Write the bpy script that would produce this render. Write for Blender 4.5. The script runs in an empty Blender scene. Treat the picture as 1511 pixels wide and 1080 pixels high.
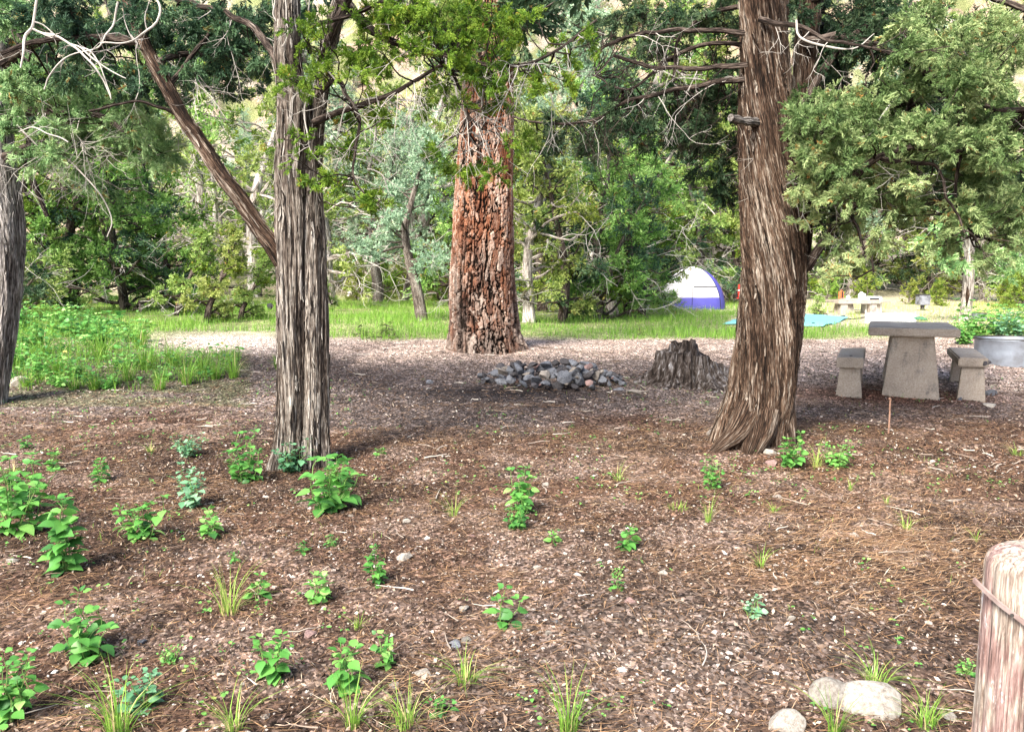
import bpy, bmesh, math, random
import numpy as np
from mathutils import Vector, Matrix

R = math.radians
sc = bpy.context.scene
C = sc.collection
random.seed(7)
rng = np.random.default_rng(11)

# ------------------------------------------------------------------ camera, world, sun, exposure
W0, H0, FPX = 1511.0, 1080.0, 1186.0
CAMZ = 1.5
PITCH = math.atan(125.0 / FPX)
cam_d = bpy.data.cameras.new("camera"); cam = bpy.data.objects.new("camera", cam_d); C.objects.link(cam)
cam.location = (0, 0, CAMZ); cam.rotation_euler = (R(90) - PITCH, 0, 0)
cam_d.sensor_width = 36; cam_d.lens = 36 * FPX / W0; cam_d.clip_end = 600; cam_d.clip_start = 0.05
sc.camera = cam
SUN_EL, SUN_AZ = R(43), R(212)        # azimuth clockwise from +Y (behind the camera, to the left)
w = bpy.data.worlds.new("World"); sc.world = w; w.use_nodes = True
nt = w.node_tree; bg = nt.nodes["Background"]
sky = nt.nodes.new("ShaderNodeTexSky"); sky.sky_type = 'NISHITA'; sky.sun_disc = False
sky.sun_elevation = SUN_EL; sky.sun_rotation = SUN_AZ; sky.dust_density = 3.0; sky.air_density = 0.8
nt.links.new(sky.outputs[0], bg.inputs[0]); bg.inputs[1].default_value = 0.09
sl = bpy.data.lights.new("sun", 'SUN'); so = bpy.data.objects.new("sun", sl); C.objects.link(so)
sl.energy = 2.8; sl.angle = R(22); sl.color = (1.0, 0.95, 0.86)
sd = Vector((math.sin(SUN_AZ) * math.cos(SUN_EL), math.cos(SUN_AZ) * math.cos(SUN_EL), math.sin(SUN_EL)))
so.rotation_euler = sd.to_track_quat('Z', 'Y').to_euler(); so.location = sd * 60
sc.view_settings.view_transform = 'Standard'; sc.view_settings.look = 'None'
sc.view_settings.gamma = 1; sc.view_settings.exposure = 2.0

# ------------------------------------------------------------------ noise
def _h(ix, iy, iz, s):
    h = (ix.astype(np.int64) * 374761393 + iy.astype(np.int64) * 668265263 + iz.astype(np.int64) * 2147483647 + s * 974711) & 0xffffffff
    h = ((h ^ (h >> 13)) * 1274126177) & 0xffffffff
    h = ((h ^ (h >> 16)) * 2246822519) & 0xffffffff
    return ((h ^ (h >> 15)) & 0xffffff) / float(0xffffff)
def vn(x, y, z=0.0, s=0):
    x, y, z = np.broadcast_arrays(np.asarray(x, float), np.asarray(y, float), np.asarray(z, float))
    X, Y, Z = np.floor(x), np.floor(y), np.floor(z)
    fx, fy, fz = x - X, y - Y, z - Z
    fx, fy, fz = [t * t * (3 - 2 * t) for t in (fx, fy, fz)]
    r = 0
    for a in (0, 1):
        for b in (0, 1):
            for c in (0, 1):
                r = r + _h(X + a, Y + b, Z + c, s) * (fx if a else 1 - fx) * (fy if b else 1 - fy) * (fz if c else 1 - fz)
    return r
def fbm(x, y, z=0.0, s=0, o=4):
    r, a, t, f = 0, 1.0, 0, 1.0
    for i in range(o):
        r = r + a * vn(np.asarray(x) * f, np.asarray(y) * f, np.asarray(z) * f, s + i * 17); t += a; a *= .5; f *= 2.03
    return r / t
def sst(a, b, x):
    t = np.clip((x - a) / (b - a), 0, 1); return t * t * (3 - 2 * t)

# ------------------------------------------------------------------ terrain function and pixel helpers
KD = np.array([-30, 0, 3, 5, 6.5, 8.7, 10.5, 12, 14, 20, 30, 42, 52, 70, 100, 140.])
KZ = np.array([-.1, 0, 0, .02, .07, .2, .32, .43, .5, .5, .53, .75, 2.2, 10.5, 29, 60.])
def Hs(x, y):
    x = np.asarray(x, float); y = np.asarray(y, float)
    z = np.interp(y, KD, KZ)
    z = (z * 2 + np.interp(y - .8, KD, KZ) + np.interp(y + .8, KD, KZ)) / 4
    far = sst(46, 70, y)
    z = z + (fbm(x * .25, y * .25, 0, 3, 3) - .5) * .10 * sst(1, 6, y) + (fbm(x * 1.1, y * 1.1, 0, 4, 3) - .5) * .05
    z = z + far * ((fbm(x * .06, y * .06, 0, 9, 4) - .5) * 12 + (fbm(x * .4, y * .4, 0, 19, 4) - .5) * 2.2)
    # fire pit dip, mound under the pine
    z = z + .06 * np.exp(-((x + .2) ** 2 + (y - 12.2) ** 2) / 1.6) + .05 * np.exp(-((x - 2.35) ** 2 + (y - 6.9) ** 2) / .5)
    return z
def H1(x, y): return float(Hs(x, y))
cp, sp = math.cos(PITCH), math.sin(PITCH)
def P(px, py, d):
    u, v = (px - W0 / 2) / FPX, (H0 / 2 - py) / FPX
    dy, dz = cp + v * sp, -sp + v * cp
    k = d / dy
    return np.array([u * k, d, CAMZ + dz * k])
def G(px, py, dmin=1.2, dmax=60):
    last = None
    for d in np.arange(dmin, dmax, .04):
        p = P(px, py, d)
        if p[2] <= H1(p[0], p[1]): return np.array([p[0], d, H1(p[0], d)])
    return np.array([p[0], d, H1(p[0], d)])
def proj(x, y, z):
    zz = z - CAMZ; f = y * cp - zz * sp; up = y * sp + zz * cp
    return W0 / 2 + FPX * x / f, H0 / 2 - FPX * up / f
def mpp(d): return d / FPX   # metres per photo pixel at distance d

# ------------------------------------------------------------------ mesh helpers
def mesh(name, V, F, mats, attrs=None, uv=None, fm=None, smooth=False):
    """V (n,3); F list of (m,k) int arrays"""
    V = np.ascontiguousarray(V, dtype=np.float32)
    F = [np.asarray(f, dtype=np.int32) for f in (F if isinstance(F, list) else [F]) if len(f)]
    me = bpy.data.meshes.new(name)
    me.vertices.add(len(V)); me.vertices.foreach_set("co", V.ravel())
    li = np.concatenate([f.ravel() for f in F]); cnt = np.concatenate([np.full(len(f), f.shape[1], np.int32) for f in F])
    me.loops.add(len(li)); me.loops.foreach_set("vertex_index", li)
    me.polygons.add(len(cnt)); me.polygons.foreach_set("loop_start", np.concatenate([[0], np.cumsum(cnt)[:-1]]).astype(np.int32))
    if fm is not None: me.polygons.foreach_set("material_index", np.asarray(fm, np.int32))
    me.polygons.foreach_set("use_smooth", np.full(len(cnt), smooth, bool))
    for k, a in (attrs or {}).items():
        a = np.asarray(a, np.float32)
        if a.ndim == 1: me.attributes.new(k, 'FLOAT', 'POINT').data.foreach_set("value", a)
        else: me.attributes.new(k, 'FLOAT_VECTOR', 'POINT').data.foreach_set("vector", np.ascontiguousarray(a).ravel())
    for m in (mats if isinstance(mats, (list, tuple)) else [mats]): me.materials.append(m)
    me.update(calc_edges=True)
    return me
def obj(name, me, parent=None, **kw):
    o = bpy.data.objects.new(name, me); C.objects.link(o)
    if parent is not None: o.parent = parent
    for k, v in kw.items(): o[k] = v
    return o
def thing(name, loc, label, cat, group=None, rot=0):
    o = bpy.data.objects.new(name, None); C.objects.link(o)
    o.location = [float(t) for t in loc]; o.rotation_euler = (0, 0, rot); o['label'] = label; o['category'] = cat
    o.empty_display_size = .2
    if group: o['group'] = group
    return o
def copy_tree(o, loc, rz, s, label=None, group=None, parts=True):
    c = o.copy(); C.objects.link(c); c.location = [float(t) for t in loc]; c.rotation_euler = (0, 0, rz); c.scale = s if hasattr(s, '__len__') else (s, s, s)
    if label: c['label'] = label
    if group: c['group'] = group
    for ch in list(o.children):
        k = ch.copy(); C.objects.link(k); k.parent = c
    return c
class MB:
    """collects geometry for ONE mesh"""
    def __init__(s): s.V = []; s.F = {}; s.n = 0; s.A = {}; s.cm = 0
    def add(s, V, F, m=0, **A):
        V = np.asarray(V, float)
        for f in (F if isinstance(F, list) else [F]):
            f = np.asarray(f)
            if len(f): s.F.setdefault((f.shape[1], m), []).append(f + s.n)
        s.V.append(V)
        for k, a in A.items():
            a = np.asarray(a, float)
            if a.ndim == 0: a = np.full(len(V), float(a))
            s.A.setdefault(k, []).append(a)
        s.n += len(V)
    def build(s, name, mats, parent=None, smooth=False, origin=None, **kw):
        V = np.concatenate(s.V)
        if origin is not None: V = V - np.asarray(origin, float)
        F, fm = [], []
        for (k, m), L in s.F.items():
            f = np.concatenate(L); F.append(f); fm += [m] * len(f)
        A = {k: np.concatenate(v) for k, v in s.A.items()}
        return obj(name, mesh(name, V, F, mats, A, fm=fm, smooth=smooth), parent, **kw)

def smooth_path(P_, n):
    """Catmull-Rom resample of (k,m) control rows to n rows"""
    P_ = np.asarray(P_, float); k = len(P_)
    Q = np.vstack([2 * P_[0] - P_[1], P_, 2 * P_[-1] - P_[-2]])
    L = np.concatenate([[0], np.cumsum(np.linalg.norm(np.diff(P_[:, :3], axis=0), axis=1))])
    t = np.linspace(0, L[-1], n); i = np.clip(np.searchsorted(L, t, side='right') - 1, 0, k - 2)
    u = ((t - L[i]) / (L[i + 1] - L[i] + 1e-9))[:, None]
    a, b, c, d = Q[i], Q[i + 1], Q[i + 2], Q[i + 3]
    return .5 * ((2 * b) + (-a + c) * u + (2 * a - 5 * b + 4 * c - d) * u ** 2 + (-a + 3 * b - 3 * c + d) * u ** 3)
def frames(path):
    T = np.gradient(path, axis=0); T /= np.linalg.norm(T, axis=1)[:, None] + 1e-9
    ref = np.array([0., -1., 0.]) if abs(T[0][1]) < .8 else np.array([1., 0, 0])
    N = np.empty_like(T); n = ref
    for i in range(len(T)):
        n = n - T[i] * n.dot(T[i]); n = n / (np.linalg.norm(n) + 1e-9); N[i] = n
    return T, N, np.cross(T, N)
def tube(mb, path, rad, ns=8, m=0, **A):
    path = np.asarray(path, float); rad = np.broadcast_to(np.asarray(rad, float), (len(path),))
    T, N, B = frames(path)
    th = np.linspace(0, 2 * math.pi, ns, endpoint=False)
    V = path[:, None] + rad[:, None, None] * (np.cos(th)[None, :, None] * N[:, None] + np.sin(th)[None, :, None] * B[:, None])
    n = len(path); i = np.arange(n - 1)[:, None] * ns; j = np.arange(ns)[None]; j2 = (j + 1) % ns
    F = np.stack([i + j, i + j2, i + ns + j2, i + ns + j], -1).reshape(-1, 4)
    S = np.concatenate([[0], np.cumsum(np.linalg.norm(np.diff(path, axis=0), axis=1))])
    R0 = np.mean(rad)
    bk = np.stack([np.cos(th)[None] * R0 + 0 * S[:, None], np.sin(th)[None] * R0 + 0 * S[:, None], S[:, None] + 0 * th[None]], -1).reshape(-1, 3)
    A.setdefault('h', 0.6)
    mb.add(V.reshape(-1, 3), [F, np.array([list(range((n - 1) * ns, n * ns))])], m, bk=bk, **A)

# ------------------------------------------------------------------ material helpers
def newmat(name):
    m = bpy.data.materials.new(name); m.use_nodes = True
    return m, m.node_tree, m.node_tree.nodes["Principled BSDF"]
class N_:
    def __init__(s, t): s.t = t
    def n(s, typ, ins=None, **props):
        k = s.t.nodes.new("ShaderNode" + typ)
        for a, b in props.items(): setattr(k, a, b)
        for a, b in (ins or {}).items():
            if isinstance(b, bpy.types.NodeSocket): s.t.links.new(b, k.inputs[a])
            else: k.inputs[a].default_value = b
        return k
    def ramp(s, fac, stops, interp='LINEAR'):
        k = s.t.nodes.new("ShaderNodeValToRGB"); s.t.links.new(fac, k.inputs[0]); e = k.color_ramp.elements; k.color_ramp.interpolation = interp
        while len(e) < len(stops): e.new(.5)
        for i, (p, c) in enumerate(stops):
            e[i].position = p; e[i].color = (*c, 1) if len(c) == 3 else c
        return k.outputs[0]
    def noise(s, vec, scale, detail=4, rough=.55, dist=0):
        return s.n("TexNoise", {"Vector": vec, "Scale": scale, "Detail": detail, "Roughness": rough, "Distortion": dist}).outputs[0]
    def mix(s, fac, a, b, mode='MIX'):
        k = s.t.nodes.new("ShaderNodeMix"); k.data_type = 'RGBA'; k.blend_type = mode
        for i, v in ((0, fac), (6, a), (7, b)):
            if isinstance(v, bpy.types.NodeSocket): s.t.links.new(v, k.inputs[i])
            else: k.inputs[i].default_value = v if i == 0 else (*v, 1)
        return k.outputs[2]
    def math(s, op, a, b=0.0, c=0.0):
        k = s.t.nodes.new("ShaderNodeMath"); k.operation = op
        for i, v in enumerate((a, b, c)):
            if isinstance(v, bpy.types.NodeSocket): s.t.links.new(v, k.inputs[i])
            else: k.inputs[i].default_value = v
        return k.outputs[0]
    def map(s, vec, scale):
        return s.n("Mapping", {"Vector": vec, "Scale": scale}).outputs[0]
    def attr(s, name, o=2): return s.n("Attribute", attribute_name=name).outputs[o]
    def bump(s, h, strength, dist): return s.n("Bump", {"Height": h, "Strength": strength, "Distance": dist}).outputs[0]
    def L(s, a, b): s.t.links.new(a, b)

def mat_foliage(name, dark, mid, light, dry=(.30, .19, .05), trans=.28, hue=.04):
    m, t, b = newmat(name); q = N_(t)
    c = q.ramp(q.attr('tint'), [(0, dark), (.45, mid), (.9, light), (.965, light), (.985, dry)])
    oi = q.n("ObjectInfo")
    hs = q.n("HueSaturation", {"Color": c, "Hue": q.math('MULTIPLY_ADD', oi.outputs["Random"], hue, .5 - hue / 2), "Saturation": 1.0,
                               "Value": q.math('MULTIPLY_ADD', oi.outputs["Random"], .3, .85)}).outputs[0]
    q.L(hs, b.inputs["Base Color"]); b.inputs["Roughness"].default_value = .55; b.inputs["Specular IOR Level"].default_value = .3
    tr = q.n("BsdfTranslucent", {"Color": hs}); mx = q.n("MixShader", {0: trans, 1: b.outputs[0], 2: tr.outputs[0]})
    q.L(mx.outputs[0], t.nodes["Material Output"].inputs[0]); return m
def mat_bark(name, cols, stretch=20, dens=95, bumpd=.02, redtop=None):
    """fibrous bark: vertical strips along the trunk's own 'bk' coordinates"""
    m, t, b = newmat(name); q = N_(t); v = q.attr('bk', 1)
    s1 = q.noise(q.map(v, (dens, dens, dens / stretch)), 1, 5, .6, .3)
    s2 = q.noise(q.map(v, (dens * 3.0, dens * 3.0, dens / stretch * 3.2)), 1, 4, .6, .2)
    big = q.noise(q.map(v, (5, 5, 1.6)), 1, 4, .55)
    f = q.math('ADD', q.math('MULTIPLY', s1, .42), q.math('MULTIPLY', s2, .58))
    f2 = q.math('ADD', f, q.math('MULTIPLY', q.math('SUBTRACT', big, .5), .35))
    f2 = q.math('ADD', f2, q.math('MULTIPLY', q.math('SUBTRACT', q.attr('h'), .6), .22))
    c = q.ramp(f2, [(.37, cols[0]), (.44, cols[1]), (.51, cols[2]), (.58, cols[3]), (.68, cols[4])])
    s3 = q.noise(q.map(v, (dens * 1.3, dens * 1.3, dens / stretch * .6)), 1, 3, .5, .6)
    cr = q.ramp(q.math('ABSOLUTE', q.math('SUBTRACT', s3, .5)), [(.0, (1, 1, 1)), (.014, (1, 1, 1)), (.035, (0, 0, 0))])
    c = q.mix(q.math('MULTIPLY', cr, .85), c, cols[0]); f = q.math('SUBTRACT', f, q.math('MULTIPLY', cr, .25))
    q.L(c, b.inputs["Base Color"]); b.inputs["Roughness"].default_value = .9; b.inputs["Specular IOR Level"].default_value = .15
    q.L(q.bump(f, .9, bumpd), b.inputs["Normal"]); return m
def mat_simple(name, col, rough=.8, var=.3, scale=8, bump=0, col2=None, metal=0, spec=.4, bscale=None, detail=5):
    m, t, b = newmat(name); q = N_(t); tc = q.n("TexCoord").outputs["Object"]
    n1 = q.noise(tc, scale, detail, .6)
    c2 = col2 or tuple(x * (1 - var) for x in col)
    c = q.ramp(n1, [(.32, c2), (.64, col)])
    q.L(c, b.inputs["Base Color"]); b.inputs["Roughness"].default_value = rough; b.inputs["Metallic"].default_value = metal
    b.inputs["Specular IOR Level"].default_value = spec
    if bump: q.L(q.bump(q.noise(tc, bscale or scale * 4, 5, .6), .7, bump), b.inputs["Normal"])
    return m
def mat_rock(name, col, col2, speck=(.5, .48, .45)):
    m, t, b = newmat(name); q = N_(t); tc = q.n("TexCoord").outputs["Object"]
    oi = q.n("ObjectInfo").outputs["Random"]
    v = q.n("VectorMath", {0: tc, 1: oi}, operation='ADD').outputs[0]
    c = q.ramp(q.noise(v, 6, 6, .65), [(.3, col2), (.55, col), (.75, tuple(min(1, x * 1.25) for x in col))])
    c = q.mix(q.math('MULTIPLY', q.math('GREATER_THAN', q.noise(v, 34, 3, .6), .62), .5), c, speck)
    c = q.n("HueSaturation", {"Color": c, "Value": q.math('MULTIPLY_ADD', oi, .5, .72)}).outputs[0]
    q.L(c, b.inputs["Base Color"]); b.inputs["Roughness"].default_value = .85; b.inputs["Specular IOR Level"].default_value = .25
    q.L(q.bump(q.noise(v, 26, 6, .65), .8, .012), b.inputs["Normal"]); return m
def mat_tint(name, stops, rough=.8, trans=0, spec=.25):
    m, t, b = newmat(name); q = N_(t)
    c = q.ramp(q.attr('tint'), stops); q.L(c, b.inputs["Base Color"]); b.inputs["Roughness"].default_value = rough
    b.inputs["Specular IOR Level"].default_value = spec
    if trans:
        tr = q.n("BsdfTranslucent", {"Color": c}); mx = q.n("MixShader", {0: trans, 1: b.outputs[0], 2: tr.outputs[0]})
        q.L(mx.outputs[0], t.nodes["Material Output"].inputs[0])
    return m

M = {}
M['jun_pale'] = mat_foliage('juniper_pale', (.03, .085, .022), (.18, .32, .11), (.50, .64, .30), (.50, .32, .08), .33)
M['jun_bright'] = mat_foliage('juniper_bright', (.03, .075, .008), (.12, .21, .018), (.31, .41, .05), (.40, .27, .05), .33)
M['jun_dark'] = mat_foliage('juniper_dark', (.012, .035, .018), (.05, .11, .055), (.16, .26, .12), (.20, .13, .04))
M['jun_mid'] = mat_foliage('juniper_mid', (.06, .125, .028), (.26, .39, .09), (.56, .68, .24), (.42, .30, .08), .33, hue=.07)  # background foliage, brightened so the colour stands in for haze
M['jun_fresh'] = mat_foliage('juniper_fresh', (.04, .11, .04), (.20, .36, .14), (.48, .64, .32))
M['jun_blue'] = mat_foliage('juniper_blue', (.09, .17, .10), (.28, .42, .27), (.56, .69, .49), (.4, .3, .1))  # likewise lifted: haze over distant trees is put into the colour
M['shrub'] = mat_foliage('shrub_yellow', (.10, .17, .02), (.26, .36, .06), (.42, .48, .12), (.45, .3, .08), hue=.05)
M['bark_grey'] = mat_bark('bark_grey', [(.010, .008, .007), (.055, .040, .031), (.14, .112, .092), (.275, .24, .205), (.52, .48, .43)])
M['bark_ash'] = mat_bark('bark_ash', [(.02, .016, .014), (.10, .085, .075), (.22, .20, .18), (.38, .35, .33), (.6, .57, .53)])
M['bark_brown'] = mat_bark('bark_brown', [(.006, .004, .003), (.025, .014, .009), (.062, .036, .023), (.12, .082, .058), (.34, .29, .24)])
M['bark_dark'] = mat_bark('bark_dark', [(.012, .009, .008), (.035, .025, .02), (.08, .06, .05), (.15, .12, .10), (.26, .22, .19)], 10, 40)
M['bark_pale'] = mat_bark('bark_pale', [(.10, .08, .07), (.28, .24, .21), (.45, .40, .36), (.60, .56, .51), (.75, .71, .66)], 10, 26)
M['twig_pale'] = mat_simple('twig_pale', (.56, .52, .47), .8, .5, 3)
M['twig_dark'] = mat_simple('twig_dark', (.11, .08, .06), .9, .6, 5)
M['stone_grey'] = mat_rock('stone_grey', (.19, .20, .225), (.045, .045, .052), (.36, .36, .37))
M['stone_tan'] = mat_rock('stone_tan', (.33, .29, .25), (.12, .10, .085))
M['stone_dark'] = mat_rock('stone_dark', (.08, .075, .08), (.025, .022, .022), (.2, .19, .19))
M['stone_pink'] = mat_rock('stone_pink', (.34, .22, .20), (.16, .10, .09))
M['stone_white'] = mat_rock('stone_white', (.37, .34, .30), (.17, .135, .105), (.46, .44, .42))

# ------------------------------------------------------------------ ground
def zone_colour(x, y, z):
    """real surface colours of the ground: litter, dust, ash, needles, turf"""
    px, py = proj(x, y, z)
    n = fbm(x * .9, y * .9, 0, 21, 4); n2 = fbm(x * 3.1, y * 3.1, 0, 22, 4); n3 = fbm(x * .35, y * .6, 0, 23, 3)
    def mixc(c, k, f): return c * (1 - f[:, None]) + np.array(k)[None] * f[:, None]
    c = np.tile(np.array([.084, .052, .039]), (len(x), 1))
    c = mixc(c, (.19, .145, .125), sst(.47, .62, n2) * .8)
    c = mixc(c, (.032, .022, .018), sst(.5, .62, n) * .85)
    c = mixc(c, (.36, .21, .11), sst(.42, .6, n3) * .8 * np.exp(-((px - 1270) ** 2 / 200 ** 2 + (py - 810) ** 2 / 80 ** 2)))
    c = mixc(c, (.17, .14, .125), np.exp(-((px - 950) ** 2 / 420 ** 2 + (py - 980) ** 2 / 120 ** 2)) * .7)
    g = sst(7.0, 8.6, y + (n - .5) * 2.5)
    c = mixc(c, (.15, .125, .118), g); c = mixc(c, (.08, .066, .063), g * sst(.5, .62, n) * .8)
    p = sst(10.6, 12.4, y + (n - .5) * 2.0 + .25 * np.abs(x - 1) * (x > 0) - .9 * (x < -2.2))
    p = np.clip(p + sst(2.2, 3.4, x) * sst(8.2, 9.6, y + (n - .5) * 2), 0, 1); c = mixc(c, (.44, .36, .315), p * .95); c = mixc(c, (.24, .18, .15), p * sst(.5, .65, n2) * .6)
    a = np.exp(-(((x - .0) / 1.15) ** 2 + ((y - 9.15) / .6) ** 2) ** 1.5)
    c = mixc(c, (.022, .02, .022), a * .95 * sst(.15, .42, n2))
    c = mixc(c, (.11, .05, .032), np.exp(-(((x - 4.15) / 1.3) ** 2 + ((y - 8.9) / .6) ** 2) ** 1.5) * .9)
    m = sst(13.6, 14.6, y + (n - .5) * 1.6 - .5 * (x > 5)) * (1 - sst(40, 47, y))
    c = mixc(c, (.17, .24, .06), m * .75)
    pr = m * sst(4, 8, x) * sst(16, 20, y); c = mixc(c, (.52, .47, .36), pr * .75)
    pl = np.exp(-((px - 330) ** 2 / 110 ** 2 + (py - 505) ** 2 / 14 ** 2)); c = mixc(c, (.48, .42, .38), np.clip(pl * 1.3, 0, 1))
    u = ((px < 370) & (py < 600) & (py > 440)).astype(float) * sst(.3, .5, n2) * .5; c = mixc(c, (.07, .09, .03), u * (1 - pl))
    f = sst(40, 50, y); hn = fbm(x * .12, y * .12, 0, 31, 5); hn2 = fbm(x * .5, y * .5, 0, 32, 4)
    hc = np.tile(np.array([.33, .29, .24]), (len(x), 1)); hc = mixc(hc, (.30, .23, .18), sst(.45, .6, hn)); hc = mixc(hc, (.15, .19, .07), sst(.38, .52, hn2) * .85)
    c = c * (1 - f[:, None]) + hc * f[:, None]
    return np.clip(c, .01, 1)
def mat_ground():
    m, t, b = newmat('ground_soil'); q = N_(t); tc = q.n("TexCoord").outputs["Object"]
    base = q.attr('col', 0)
    nz = q.n("TexNoise", {"Vector": tc, "Scale": 30.0, "Detail": 3.0}).outputs[1]
    sc_ = q.n("VectorMath", {0: nz, 3: .03}, operation='SCALE').outputs[0]
    vec = q.n("VectorMath", {0: tc, 1: sc_}, operation='ADD').outputs[0]
    v1 = q.n("TexVoronoi", {"Vector": q.map(vec, (1, .7, 1)), "Scale": 75.0, "Randomness": 1.0})
    v2 = q.n("TexVoronoi", {"Vector": vec, "Scale": 24.0, "Randomness": 1.0})
    r1 = q.n("SeparateColor", {0: v1.outputs["Color"]}).outputs[0]; r2 = q.n("SeparateColor", {0: v2.outputs["Color"]}).outputs[1]
    mul = q.ramp(r1, [(0, (.2, .19, .18)), (.35, (.6, .57, .55)), (.7, (1.1, 1.05, 1.0)), (.88, (1.9, 1.85, 1.8)), (.97, (3.2, 3.2, 3.2))])
    mul2 = q.ramp(r2, [(0, (.6, .6, .6)), (.5, (1, 1, 1)), (.92, (1.3, 1.25, 1.2)), (1, (1.7, 1.6, 1.5))])
    n1 = q.ramp(q.noise(tc, 7, 6, .7), [(.3, (.6, .6, .6)), (.7, (1.35, 1.35, 1.35))])
    c = q.mix(1.0, base, mul, 'MULTIPLY'); c = q.mix(1.0, c, mul2, 'MULTIPLY'); c = q.mix(1.0, c, n1, 'MULTIPLY')
    q.L(c, b.inputs["Base Color"]); b.inputs["Roughness"].default_value = .95; b.inputs["Specular IOR Level"].default_value = .1
    h = q.math('ADD', q.math('MULTIPLY', r1, .6), q.noise(tc, 40, 5, .7))
    q.L(q.bump(h, .8, .012), b.inputs["Normal"]); return m
def sheet(name, ys, wfun, nx, label, cat, seed=0):
    ys = np.asarray(ys); u = np.linspace(-1, 1, nx); u = u * .75 + .25 * u ** 3
    X = u[None] * wfun(ys)[:, None]; Y = ys[:, None] + 0 * X
    Z = Hs(X, Y)
    near = 1 - sst(14, 24, Y)
    Z = Z + near * (fbm(X * 9, Y * 9, 0, 41, 3) - .5) * .022
    V = np.stack([X, Y, Z], -1).reshape(-1, 3)
    n = len(ys); i = np.arange(n - 1)[:, None] * nx; j = np.arange(nx - 1)[None]
    F = np.stack([i + j, i + j + 1, i + nx + j + 1, i + nx + j], -1).reshape(-1, 4)
    col = zone_colour(V[:, 0], np.maximum(V[:, 1], 1.0), V[:, 2])
    me = mesh(name, V, F, M['ground'], {'col': col}, smooth=True)
    o = obj(name, me); o['kind'] = 'structure'; o['label'] = label; o['category'] = cat
    return o
M['ground'] = mat_ground()
gy = np.concatenate([np.linspace(-25, 1.0, 24), 1.0 + (np.geomspace(1, 48, 620) - 1) * 1.0 + .02])
sheet('ground', gy, lambda y: np.maximum(14, np.abs(y) * 1.6 + 8), 520, 'brown litter covered campsite clearing with turf beyond', 'ground')
hy = np.geomspace(gy[-1], 150, 150)
sheet('hillside', hy, lambda y: np.maximum(14, np.abs(y) * 1.6 + 8), 520, 'pale rocky canyon slope rising behind the trees', 'hillside')

# ------------------------------------------------------------------ litter on the ground (stuff)
def fan_points(n, d0, d1, spread=.70, pw=1.0):
    y = np.sqrt(rng.random(n) * (d1 ** 2 - d0 ** 2) + d0 ** 2); x = (rng.random(n) * 2 - 1) * y * spread; k = rng.random(n) < .16; x = np.where(k, np.sign(x) * y * (spread + .55 * rng.random(n) ** 1.6), x)
    return x, y
def kites(pos, ax, side, up, L, Wd, bend, tint, mb):
    """one bent kite of 4 verts per item"""
    a = pos - ax * L[:, None] * .5; c = pos + ax * L[:, None] * .5
    mid = pos + up * (bend * L)[:, None]
    V = np.stack([a, mid - side * Wd[:, None] * .5, c, mid + side * Wd[:, None] * .5], 1).reshape(-1, 3)
    F = np.arange(len(V)).reshape(-1, 4)
    mb.add(V, np.concatenate([F[:, [0, 1, 3]], F[:, [1, 2, 3]]]), tint=np.repeat(tint, 4))
def litter(mb, n, d0, d1, L, Wr, tint, tilt=.25, lift=.004, bend=.05, mask=None, flow=None):
    x, y = fan_points(n, d0, d1)
    z = Hs(x, y) + (fbm(x * 9, y * 9, 0, 41, 3) - .5) * .022
    if mask is not None:
        k = mask(x, y, z); x, y, z = x[k], y[k], z[k]
    n = len(x)
    th = rng.random(n) * 2 * math.pi if flow is None else rng.normal(flow, .5, n)
    ti = rng.normal(0, tilt, n); ro = rng.normal(0, tilt * 1.5, n)
    ax = np.stack([np.cos(th) * np.cos(ti), np.sin(th) * np.cos(ti), np.sin(ti)], -1)
    s0 = np.stack([-np.sin(th), np.cos(th), 0 * th], -1); u0 = np.cross(ax, s0)
    sd_ = s0 * np.cos(ro)[:, None] + u0 * np.sin(ro)[:, None]; up = np.cross(ax, sd_)
    LL = L[0] + (L[1] - L[0]) * rng.random(n) ** 1.6; WW = LL * (Wr[0] + (Wr[1] - Wr[0]) * rng.random(n)) if Wr[1] > .02 else np.full(n, Wr[1]) * 1.0
    if Wr[1] <= .02: WW = Wr[0] + (Wr[1] - Wr[0]) * rng.random(n)
    kites(np.stack([x, y, z + lift + np.abs(np.sin(ti)) * LL * .4 + rng.random(n) * .006], -1), ax, sd_, up, LL, WW, rng.normal(0, bend, n), tint(n), mb)
no_grass = lambda x, y, z: (y < 13.8)
mb = MB()
tn = lambda n: np.clip(rng.normal(.42, .2, n), 0, 1)
litter(mb, 110000, 1.9, 7.5, (.03, .13), (.0014, .0028), tn, .12)                      # needles
litter(mb, 42000, 6.5, 14, (.06, .16), (.003, .006), tn, .12, mask=lambda x, y, z: no_grass(x, y, z) & (rng.random(len(x)) < 1.1 - .85 * sst(9.5, 12, y)))
orange = lambda x, y, z: (lambda q: rng.random(len(x)) < np.exp(-((q[0] - 1280) ** 2 / 170 ** 2 + (q[1] - 800) ** 2 / 75 ** 2)))(proj(x, y, z))
litter(mb, 60000, 3, 6.5, (.07, .16), (.0018, .0035), lambda n: np.clip(rng.normal(.66, .12, n), 0, 1), .12, flow=.3, mask=orange)
litter(mb, 70000, 2.2, 8.5, (.06, .15), (.0016, .0034), lambda n: np.clip(rng.normal(.56, .14, n), 0, 1), .12, flow=.1, mask=lambda x, y, z: rng.random(len(x)) < sst(.5, .66, fbm(x * .9 + 3, y * 1.4, 0, 93, 4)))
o = mb.build('pine_needles', mat_tint('dry_needles', [(0, (.03, .018, .013)), (.3, (.085, .046, .03)), (.52, (.22, .125, .07)), (.72, (.48, .29, .15)), (1, (.74, .64, .50))], .7))
o['kind'] = 'stuff'; o['label'] = 'dry fallen needles and straw strewn over the clearing'; o['category'] = 'needles'
mb = MB()
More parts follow.
